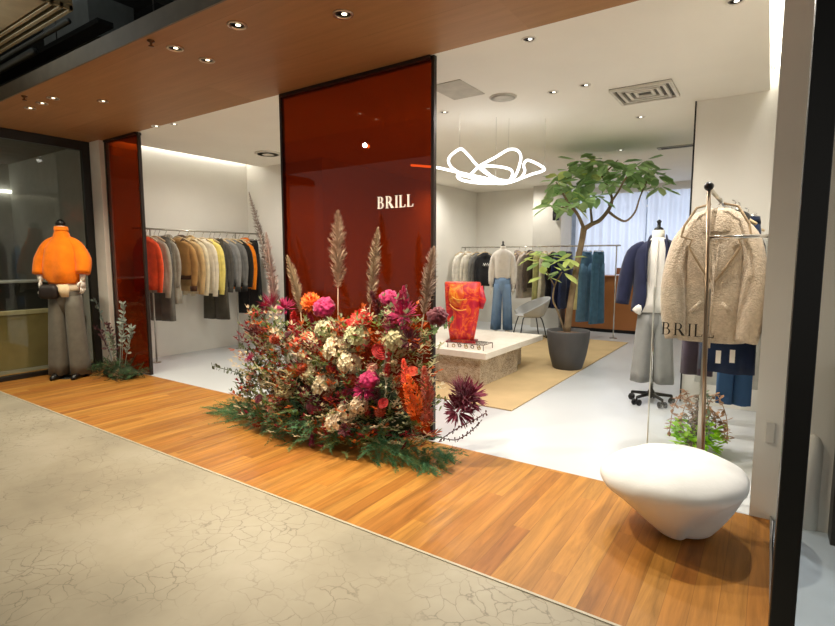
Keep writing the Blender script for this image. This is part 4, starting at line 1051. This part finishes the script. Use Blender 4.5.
# small planter of trailing leaves
t = thing('trailing_plant', 'low plant with lime green base leaves and tan trailing stems behind the boulder seat', 'plant', (-.335, 3.72, 0))
MB().lathe([(.05, 0), (.06, .01), (.07, .09), (.066, .09), (.06, .08), (0, .078)], 20).build('pot', mat('6a6a52', 0.7), t)
rnd = random.Random(11)
l = MB()
for k in range(260):
    a = rnd.random() * 2 * PI; r = .12 * math.sqrt(rnd.random()); z = rnd.uniform(.03, .17)
    l.leaf((r * math.cos(a), r * math.sin(a), z), (math.cos(a), math.sin(a), rnd.uniform(-.4, .8)), (0, 0, 1), rnd.uniform(.05, .08), .03)
l.build('lime_leaves', leaf_mat('b4ec3c', .3), t)
for k in range(9):
    a = k * .7 + .3; r = .05 + .05 * rnd.random(); h = rnd.uniform(.22, .44); s_ = MB()
    P = [Vector((0, 0, .08)), Vector((r * .4 * math.cos(a), r * .4 * math.sin(a), h * .6)), Vector((r * math.cos(a), r * math.sin(a), h)), Vector((r * 1.7 * math.cos(a), r * 1.7 * math.sin(a), h * .72)), Vector((r * 1.9 * math.cos(a), r * 1.9 * math.sin(a), h * .35))]
    pts, rr = spline(P, 5, .003); s_.tube(pts, .0025, 5)
    for q in pts[4:]:
        for j in range(3):
            s_.leaf(q, (rnd.uniform(-1, 1), rnd.uniform(-1, 1), rnd.uniform(-.8, .3)), (0, 0, 1), rnd.uniform(.03, .045), .022)
    s_.build('trailing_stem', mat(['b08a68', 'a07a5c', '7c6a58', '6c7a62'][k % 4], 0.7, var=.25, vscale=20), t)
tag(MB().box(-.018, .018, -.006, 0, -.05, .05).build('wall_plate', mat('cfccc3', 0.6), None, False, loc=(.043, Y1, .43), bevel=.002), 'small blank plate low on the white wall end by the black mullion', 'wall plate')

# ------------------------------------------------------------------ flower arrangement before the wide red panel
FC = Vector((-2.6, 2.62, 0))
t = thing('flower_arrangement', 'large arrangement of red, magenta and orange flowers with pampas plumes before red panel', 'flower arrangement', FC)
rnd = random.Random(21)
def F(px, py, Y): return at(px, py, Y) - FC
# base mass that carries the stems
b = MB(); b.ball((0, .12, .16), .66, .12, .34, 40, 20, fn=lambda d: 1 + .22 * mnoise.noise(d * 3.1) + .1 * mnoise.noise(d * 8))
for i, v in enumerate(b.v):
    if v[2] < 0.004: b.v[i] = (v[0], v[1], .004)
b.build('moss_base', mat('23301c', 0.95, 0, 1, 40, .5, 18), t)
def topz(x):   # outline of the mass, world x relative to FC
    k = [(-.95, .45), (-.78, .80), (-.6, .86), (-.3, .86), (-.05, .74), (.2, .78), (.45, .92), (.75, .90), (.92, .6)]
    for (a, za), (c, zc) in zip(k, k[1:]):
        if a <= x <= c: return za + (zc - za) * (x - a) / (c - a)
    return .3
def inside():
    while True:
        x = rnd.uniform(-.92, .90); z = rnd.uniform(.03, 1.0)
        if z < topz(x) * rnd.uniform(.85, 1.05): break
    y = -.14 - .10 * (1 - z) + .22 * abs(x) ** 2 + abs(rnd.gauss(0, .10)) - .03
    return Vector((x, min(y, .27), z))
FOLI = [leaf_mat('66783c'), leaf_mat('8b9874'), leaf_mat('c2bc92'), leaf_mat('862430'), leaf_mat('c4602e'), leaf_mat('ead9b8')]
def sprig(mb, p, d, L, n, lf_, w, ci):
    d = Vector(d).normalized(); mb.cur = ci
    for i in range(n):
        q = p + d * L * (i + 1) / n
        for s in (-1, 1):
            sd = d.cross(Vector((rnd.uniform(-.5, .5), rnd.uniform(-.5, .5), 1))).normalized() * s
            mb.leaf(q, sd + d * .7 + Vector((0, 0, rnd.uniform(-.3, .4))), (0, 0, 1), lf_ * rnd.uniform(.7, 1.1), w)
    mb.leaf(p + d * L, d, (0, 0, 1), lf_, w)
fo = MB()
for k in range(1500):
    p = inside()
    if p.x < -.52 and rnd.random() < (.45 if p.x > -.72 else .85): continue
    out = Vector((p.x * .6, p.y - .15, .35 + p.z * .2)).normalized()
    ci = rnd.choices(range(6), [26, 24, 14, 14, 14, 14])[0]
    d = out + Vector((rnd.uniform(-.7, .7), rnd.uniform(-.8, .3), rnd.uniform(-.4, .9)))
    sprig(fo, p, d, rnd.uniform(.05, .12), rnd.choice([2, 3]), rnd.uniform(.03, .055), rnd.uniform(.012, .022), ci)
o = fo.build('filler_leaves', FOLI, t); o['kind'] = 'stuff'
# asparagus fern skirt
fn = MB()
for k in range(520):
    x = rnd.uniform(-1.05, 1.0); y = -.24 + .12 * abs(x) + rnd.uniform(-.06, .30); z = rnd.uniform(.02, .21) * (1.2 - abs(x))
    p = Vector((x, y, max(.015, z)))
    d = Vector((x * .9 + rnd.uniform(-.6, .6), -.7 + rnd.uniform(-.4, .7), rnd.uniform(-.25, .35))).normalized()
    L = rnd.uniform(.10, .20); fn.cur = rnd.choice([0, 0, 1, 2])
    for i in range(16):
        q = p + d * L * i / 16 + Vector((0, 0, -.02 * (i / 16) ** 2))
        if q.z < .008: q.z = .008
        wv = .035 * (1 - abs(i / 16 - .35))
        for j in range(3):
            e = (d * .6 + Vector((rnd.uniform(-1, 1), rnd.uniform(-1, 1), rnd.uniform(-.6, .9)))).normalized()
            r = q + e * wv; r.z = max(r.z, .005); s_ = e.cross(d).normalized() * .0022
            fn.add([q - s_, q + s_, r], [(0, 1, 2)])
o = fn.build('fern_skirt', [leaf_mat('72a27c'), leaf_mat('568a62'), leaf_mat('93b07a')], t); o['kind'] = 'stuff'

# flower kinds: each mesh is built once and shared
def dahlia(r):
    b = MB()
    for ring in range(6):
        el = R(80 - ring * 27); n = [4, 8, 12, 14, 12, 8][ring]
        for k in range(n):
            a = 2 * PI * (k + ring * .5) / n
            d = Vector((math.cos(a) * math.cos(el), math.sin(a) * math.cos(el), math.sin(el)))
            b.leaf(d * r * .45, d, (0, 0, 1) if abs(d.z) < .9 else (1, 0, 0), r * .6, r * .34, .3)
    b.ball((0, 0, 0), r * .62, n=12, m=8)
    return b
def cockscomb(r):
    b = MB(); b.ball((0, 0, 0), r, r, r * .8, 40, 22, fn=lambda d: 1 + .22 * math.sin(9 * d.x + 5 * mnoise.noise(d * 3)) * math.cos(8 * d.y + 4 * mnoise.noise(d * 3 + Vector((3, 1, 2)))) + .08 * mnoise.noise(d * 9)); return b
def celosia(L, r):
    b = MB(); rg = random.Random(4)
    for k in range(220):
        h = rg.random(); a = rg.random() * 2 * PI; rad = r * .8 * (1 - h) ** .7
        p = Vector((rad * .4 * math.cos(a), rad * .4 * math.sin(a), h * L))
        b.leaf(p, (math.cos(a), math.sin(a), .9), (0, 0, 1), rad * .8 + .010, .005 + rad * .1)
    return b
def floret_dome(r, n, s):
    b = MB(); rg = random.Random(9)
    for k in range(n):
        d = Vector((rg.gauss(0, 1), rg.gauss(0, 1), rg.gauss(0, 1))).normalized()
        if d.z < -.35: d.z = -d.z
        p = d * r * rg.uniform(.8, 1.05); u = d.cross(Vector((.3, .5, .8))).normalized(); w = d.cross(u)
        for j in range(4):
            a = PI / 2 * j + rg.random(); e = u * math.cos(a) + w * math.sin(a)
            b.leaf(p, e + d * .35, d, s, s * .8)
    return b
def rose(r):
    b = MB()
    for ring in range(6):
        rr = r * (.16 + .16 * ring); n = 3 + ring; zt = r * (.55 - .11 * ring)
        for k in range(n):
            a0 = 2 * PI * (k + ring * .37) / n; V = []
            for i in range(5):
                a = a0 + (i - 2) * 1.15 * PI / n; e = 1 - .06 * (i - 2) ** 2
                V += [(rr * .5 * math.cos(a), rr * .5 * math.sin(a), -r * .4), (rr * 1.02 * math.cos(a), rr * 1.02 * math.sin(a), zt * .3 * e - r * .1), (rr * .98 * math.cos(a), rr * .98 * math.sin(a), zt * e), (rr * 1.1 * math.cos(a), rr * 1.1 * math.sin(a), zt * e - r * .03)]
            b.add(V, [(i * 4 + j, i * 4 + 4 + j, i * 4 + 5 + j, i * 4 + 1 + j) for i in range(4) for j in range(3)])
    b.ball((0, 0, -r * .12), r * .5, r * .5, r * .45, 12, 8)
    return b
def spiky(r, n=90):
    b = MB(); rg = random.Random(3)
    for k in range(n):
        d = Vector((rg.gauss(0, 1), rg.gauss(0, 1), abs(rg.gauss(0, 1)) * .8)).normalized()
        b.leaf(d * r * .15, d, (0, 0, 1), r * rg.uniform(.8, 1.15), r * .10)
    return b
def stem_down(mb, L, r=.003):
    mb.tube([(0, 0, -.005), (.01, 0, -L * .5), (0, 0, -L)], r, 5); return mb
PROTO = {}
def bloom(kind, col, p, s=1.0, label=None, var=.18):
    names = dict(dahlia='dahlia', cockscomb='cockscomb', celosia='celosia_plume', floret='floret_cluster', rose='rose', spiky='spider_bloom')
    key = (kind, col)
    if key not in PROTO:
        mb = dict(dahlia=lambda: dahlia(.058), cockscomb=lambda: cockscomb(.06), celosia=lambda: celosia(.15, .035), floret=lambda: floret_dome(.06, 70, .02), rose=lambda: rose(.05), spiky=lambda: spiky(.075))[kind]()
        o = mb.build(names[kind], mat(col, 0.65, var=var, vscale=25, sheen=.2), t)
        PROTO[key] = o.data
    else:
        o = bpy.data.objects.new(names[kind], PROTO[key]); C.objects.link(o); o.parent = t
    s *= 1.12; p = p + Vector((0, -.03, 0)); o.location = p; o.scale = (s, s, s)
    q = Vector((p.x * .5, min(p.y - .1, -.05) * 1.2, .5)) + Vector((rnd.uniform(-.3, .3), rnd.uniform(-.3, .1), 0))
    if kind == 'celosia': q = Vector((rnd.uniform(-.3, .3), rnd.uniform(-.4, .0), 1)); o.location = p - Vector((0, 0, .08))
    o.rotation_euler = q.to_track_quat('Z', 'Y').to_euler()
    if label: o['label'] = label
    return o
MAG, RED_, CRM, BUR, ORG, COR, PNK, CRE, RST = 'b01458', 'c01c1e', 'd63a2c', '5e1024', 'f07a1e', 'ee5a3a', 'e89a86', 'e6d6b4', 'a8401c'
for (kd, c, px, py, Y, s) in [
 ('dahlia', ORG, 314, 302, 2.60, 1.15), ('cockscomb', MAG, 327, 307, 2.58, 1.05), ('dahlia', CRM, 364, 320, 2.56, 1.15), ('cockscomb', BUR, 440, 316, 2.62, .85),
 ('cockscomb', MAG, 392, 298, 2.68, .85), ('spiky', MAG, 405, 316, 2.62, 1.2), ('spiky', MAG, 398, 330, 2.60, 1.1), ('spiky', MAG, 275, 306, 2.70, 1.2), ('spiky', BUR, 258, 334, 2.68, 1.2), ('spiky', MAG, 288, 309, 2.72, 1.0),
 ('celosia', RED_, 297, 328, 2.62, 1.2), ('celosia', RED_, 303, 322, 2.62, 1.0), ('rose', COR, 300, 342, 2.55, 1.2), ('rose', COR, 310, 336, 2.58, 1.0), ('celosia', CRM, 320, 345, 2.55, 1.1),
 ('floret', CRE, 350, 410, 2.46, .95), ('floret', PNK, 281, 404, 2.48, 1.15), ('rose', ORG, 268, 398, 2.52, .9), ('dahlia', ORG, 296, 370, 2.50, .8), ('cockscomb', BUR, 320, 403, 2.44, 1.0),
 ('cockscomb', MAG, 372, 379, 2.46, .9), ('spiky', MAG, 368, 388, 2.45, .9), ('rose', RED_, 385, 350, 2.52, 1.1), ('rose', COR, 415, 370, 2.54, .65), ('celosia', COR, 410, 372, 2.5, 1.0),
 ('celosia', ORG, 424, 395, 2.5, 1.3), ('celosia', RST, 432, 388, 2.52, 1.3), ('celosia', ORG, 418, 402, 2.48, 1.2), ('celosia', RST, 430, 410, 2.52, 1.2), ('dahlia', RST, 383, 410, 2.46, .6),
 ('floret', CRE, 340, 350, 2.5, 1.3), ('floret', CRE, 352, 362, 2.48, 1.1), ('floret', 'c7c49a', 360, 338, 2.52, 1.2), ('floret', 'cfc8a4', 330, 330, 2.56, 1.1), ('floret', CRE, 316, 372, 2.48, 1.2), ('floret', CRE, 326, 385, 2.46, 1.1),
 ('floret', 'dcd8c8', 300, 356, 2.52, 1.0), ('floret', 'b9ae84', 398, 342, 2.54, 1.1), ('floret', 'd4c49c', 290, 388, 2.48, 1.1), ('floret', CRE, 270, 380, 2.55, .9), ('floret', 'e3cdb0', 340, 420, 2.42, 1.1), ('floret', 'd8c2a4', 362, 404, 2.43, .8),
 ('rose', RED_, 350, 325, 2.58, .9), ('celosia', CRM, 345, 338, 2.55, .9), ('celosia', MAG, 318, 318, 2.62, .9), ('rose', CRM, 268, 368, 2.58, .8), ('spiky', BUR, 318, 396, 2.46, .8), ('rose', COR, 290, 350, 2.58, .8),
 ('dahlia', RST, 354, 380, 2.46, .8), ('rose', BUR, 306, 390, 2.46, .8), ('celosia', RED_, 388, 364, 2.5, .8), ('rose', RED_, 335, 366, 2.48, .7), ('rose', 'c0402c', 276, 356, 2.6, .8), ('spiky', BUR, 412, 340, 2.58, .9),
 ('celosia', MAG, 400, 310, 2.64, 1.2), ('celosia', BUR, 386, 308, 2.66, 1.2), ('celosia', MAG, 410, 300, 2.66, 1.0), ('rose', RST, 330, 392, 2.45, .7), ('rose', COR, 268, 350, 2.62, .8), ('celosia', RST, 290, 335, 2.62, .9), ('rose', 'c8461e', 350, 345, 2.52, .7), ('rose', MAG, 268, 342, 2.64, .8), ('celosia', BUR, 378, 390, 2.47, .9)]:
    bloom(kd, c, F(px, py, Y), s)
for (px, py, Y) in [(466, 400, 2.75), (460, 410, 2.72), (472, 396, 2.78), (464, 392, 2.75)]:
    bloom('spiky', '7c1838', F(px, py, Y), 1.25)
for k in range(30):
    p = inside(); p.y = min(p.y, -.02) - .05
    kd, c = rnd.choice([('rose', RED_), ('rose', BUR), ('celosia', MAG), ('spiky', MAG), ('rose', PNK), ('celosia', RED_), ('spiky', BUR), ('dahlia', RST), ('rose', CRM), ('celosia', CRM)])
    if abs(p.x) < .72: bloom(kd, c, p, rnd.uniform(.5, .75))
# pampas plumes
def pampas(base, mid, tip, wid, col, label):
    b = MB(); P = [base, mid, tip]; pts, rr = spline([Vector(q) for q in P], 24, 1.0)
    b.tube(pts, .004, 5); n = len(pts)
    i0 = n // 2 - 6 if wid > 0 else 0
    rg = random.Random(int(px_seed[0])); px_seed[0] += 1
    for k in range(1100):
        u = rg.random(); i = i0 + (n - 1 - i0) * u; q = pts[int(i)]
        j = min(int(i) + 1, n - 1); dv = (pts[j] - pts[max(j - 2, 0)]).normalized()
        w = wid * (math.sin(PI * min(1, u * .88 + .10)) ** .7) * (1.0 - .45 * u)
        a = rg.random() * 2 * PI; e = Vector((math.cos(a), math.sin(a), 0)); e = (e - dv * e.dot(dv)).normalized()
        m = rg.uniform(.25, 1.15)
        r = q + e * w * m * 1.15 + dv * w * rg.uniform(.5, 1.5); s_ = e.cross(dv).normalized() * .0011
        mdl = q + e * w * m * .6 + dv * w * .5
        b.add([q - s_, q + s_, mdl + s_, r, mdl - s_], [(0, 1, 2, 3, 4)])
    o = b.build('pampas_plume', mat(col, 0.9, var=.12, vscale=30), t); o['label'] = label
px_seed = [50]
pampas(F(338, 330, 2.62), F(338, 272, 2.66), F(338, 210, 2.70), .075, 'cdb096', 'tallest beige plume in front of the red glass')
pampas(F(366, 345, 2.62), F(372, 288, 2.66), F(378, 227, 2.70), .055, 'b8a387', 'slimmer olive beige plume right of the tallest one')
pampas(F(418, 350, 2.62), F(426, 300, 2.66), F(434, 246, 2.70), .06, 'bba390', 'plume at the panel edge leaning right')
pampas(F(278, 345, 2.70), F(266, 262, 2.78), F(249, 192, 2.84), .045, 'a3948c', 'long grey plume leaning left over the garments')
pampas(F(277, 335, 2.70), F(274, 295, 2.74), F(266, 232, 2.78), .06, 'd9bfb6', 'pale pink plume at the left')
pampas(F(303, 345, 2.64), F(299, 300, 2.68), F(287, 255, 2.70), .05, 'c7b08e', 'tan plume curving left at the panel edge')
# eucalyptus and twigs
def branch(pts, Y0_, Y1_, n, lf_, w, col, name):
    P = [F(px, py, Y0_ + (Y1_ - Y0_) * i / (len(pts) - 1)) for i, (px, py) in enumerate(pts)]
    sp, rr = spline(P, max(2, n // (len(P) - 1)), 1); b = MB(); b.tube(sp, .003, 5)
    for i, q in enumerate(sp[2:]):
        for s in (-1, 1):
            d = Vector((rnd.uniform(-.6, .6), rnd.uniform(-.6, .6), s * .8 + rnd.uniform(-.3, .3)))
            b.leaf(q, d, (rnd.uniform(-1, 1), -1, .2), lf_ * rnd.uniform(.7, 1.1), w)
    b.build(name, mat(col, 0.7, var=.25, vscale=20), t)
branch([(282, 385), (255, 378), (232, 371), (212, 366)], 2.58, 2.50, 18, .034, .022, '66705c', 'eucalyptus_sprig')
branch([(280, 392), (262, 388), (244, 384), (238, 372)], 2.56, 2.50, 14, .034, .022, '5e6a54', 'eucalyptus_sprig')
branch([(272, 370), (258, 350), (250, 325), (252, 308)], 2.62, 2.66, 18, .034, .018, '6b6e5a', 'eucalyptus_sprig')
branch([(275, 360), (262, 362), (248, 352), (240, 345)], 2.60, 2.56, 14, .034, .018, '70745f', 'eucalyptus_sprig')
branch([(268, 345), (262, 325), (266, 312), (270, 298)], 2.66, 2.70, 14, .032, .018, '5a5e4a', 'eucalyptus_sprig')
branch([(400, 350), (404, 325), (408, 300), (406, 288)], 2.60, 2.64, 14, .03, .014, '8a8c78', 'eucalyptus_sprig')
branch([(418, 345), (428, 335), (440, 325), (452, 322)], 2.60, 2.70, 12, .05, .018, '5f7444', 'leafy_sprig')
branch([(440, 440), (458, 428), (474, 420), (486, 413)], 2.62, 2.74, 12, .022, .012, '6d4a4c', 'berry_twig')
branch([(436, 436), (455, 440), (470, 432), (480, 422)], 2.60, 2.72, 12, .022, .012, '5c4446', 'berry_twig')
branch([(385, 400), (386, 385), (384, 368), (386, 352)], 2.46, 2.48, 14, .028, .014, 'c9c6b0', 'pale_sprig')
branch([(300, 372), (288, 362), (280, 356), (268, 352)], 2.48, 2.54, 14, .032, .014, 'd5d3c4', 'pale_sprig')
branch([(322, 352), (314, 345), (308, 340), (300, 345)], 2.5, 2.52, 14, .034, .014, 'cdd0c4', 'pale_sprig')
branch([(312, 392), (322, 384), (330, 378), (338, 382)], 2.46, 2.44, 14, .034, .014, 'd8d2b8', 'pale_sprig')
for (px, py, lab) in [(275, 431, 'dull gold seed pod lying on the deck before the arrangement, left of its twin'), (281, 431, 'dull gold seed pod lying on the deck before the arrangement, right of its twin')]:
    p = on_z(px, py, .018)
    tag(MB().ball((0, 0, 0), .03, .024, .018, 14, 10, fn=lambda d: 1 + .06 * math.sin(6 * d.x)).build('seed_pod', mat('8f7a30', 0.5), None, loc=(p.x, p.y, .018)), lab, 'seed pod', 'seed pods on the deck')

# small foliage group at the foot of the narrow red panel
t = thing('foliage_arrangement', 'small leafy arrangement on the deck at the foot of the narrow red panel', 'foliage arrangement', (-5.70, 2.72, 0))
rnd = random.Random(33)
b = MB(); b.ball((0, 0, .05), .26, .12, .08, 24, 12, fn=lambda d: 1 + .25 * mnoise.noise(d * 4))
for i, v in enumerate(b.v):
    if v[2] < 0.004: b.v[i] = (v[0], v[1], .004)
b.build('moss_base', mat('2c3a22', 0.95, 0, 1, 40, .4, 18), t)
fn = MB()
for k in range(150):
    x = rnd.uniform(-.36, .30); p = Vector((x, rnd.uniform(-.14, .12), rnd.uniform(.02, .15) * (1.1 - abs(x) * 2)))
    p.z = max(.012, p.z)
    d = Vector((x * 2 + rnd.uniform(-.6, .6), rnd.uniform(-1, .4), rnd.uniform(-.2, .6))).normalized(); L = rnd.uniform(.08, .15); fn.cur = rnd.choice([0, 1, 2])
    for i in range(12):
        q = p + d * L * i / 12; q.z = max(q.z, .006)
        for j in range(3):
            e = (d * .6 + Vector((rnd.uniform(-1, 1), rnd.uniform(-1, 1), rnd.uniform(-.6, .9)))).normalized(); r = q + e * .03; r.z = max(r.z, .005); s_ = e.cross(d).normalized() * .0025
            fn.add([q - s_, q + s_, r], [(0, 1, 2)])
o = fn.build('fern_skirt', [mat('4b6a44', 0.8, var=.3), mat('3a5236', 0.8, var=.3), mat('6b5a40', 0.8, var=.3)], t); o['kind'] = 'stuff'
for k, (dx, dy, h, col) in enumerate([(-.30, -.02, .80, '7f8f86'), (.22, -.04, .80, '9aa79e'), (.12, 0, .62, '87968c'), (-.18, .02, .55, '6a4648'), (-.02, -.05, .45, '75816e'), (.26, .0, .55, '93a097'), (-.34, 0, .5, '5a3e42')]):
    s_ = MB(); pts, rr = spline([Vector((dx * .3, dy, .05)), Vector((dx * .7, dy, h * .55)), Vector((dx * 1.05, dy, h * .85)), Vector((dx * 1.25, dy - .02, h))], 7, 1)
    s_.tube(pts, .003, 5)
    for q in pts[6:]:
        for s in (-1, 1):
            s_.leaf(q, (s * .8 + rnd.uniform(-.3, .3), rnd.uniform(-.6, .4), rnd.uniform(.0, .8)), (0, -1, .3), rnd.uniform(.045, .07), .026)
    s_.build('eucalyptus_sprig', mat(col, 0.7, var=.2, vscale=20), t)

# ------------------------------------------------------------------ behind the left glass
t = thing('display_cabinet', 'low beige cabinet with dark upper band behind the left glass wall', 'cabinet', (-7.35, 1.6, 0))
MB().box(-.3, .3, -1.5, 1.25, 0.0, .62).build('body', mat('b0a06c', 0.6, var=.08), t, False, bevel=.004)
MB().box(-.32, .32, -1.52, 1.27, .62, .67).build('top', mat('d8cca0', 0.5), t, False, bevel=.004)
MB().box(-.28, .28, -1.48, 1.23, .67, .98).build('dark_drawer_band', mat('2a2a28', 0.5), t, False, bevel=.004)
MB().box(-.30, .30, -1.5, 1.25, .98, 1.0).build('worktop', mat('c9c9c4', 0.4), t, False, bevel=.003)
p0, p1 = at_x(-30, 188, -9.1), at_x(56, 196, -9.1)
tag(MB().box(-9.14, -9.10, p0.y - .6, 3.0, p0.z - .02, p0.z + .02).build('mirrored_cove_glow', emit_mat('mirrored_cove_emit', (1, .97, .9), 5), None, False), 'thin glowing line standing in for a cove light mirrored in the left glass', 'strip light')  # added glowing strip imitating the cove light reflected in the glass
spot('neighbour_fill', (-6.75, 0.9, 2.5), 190, (1, .92, .8), 140, 1.0, .1)  # unseen fill added to brighten the cabinet front behind the glass
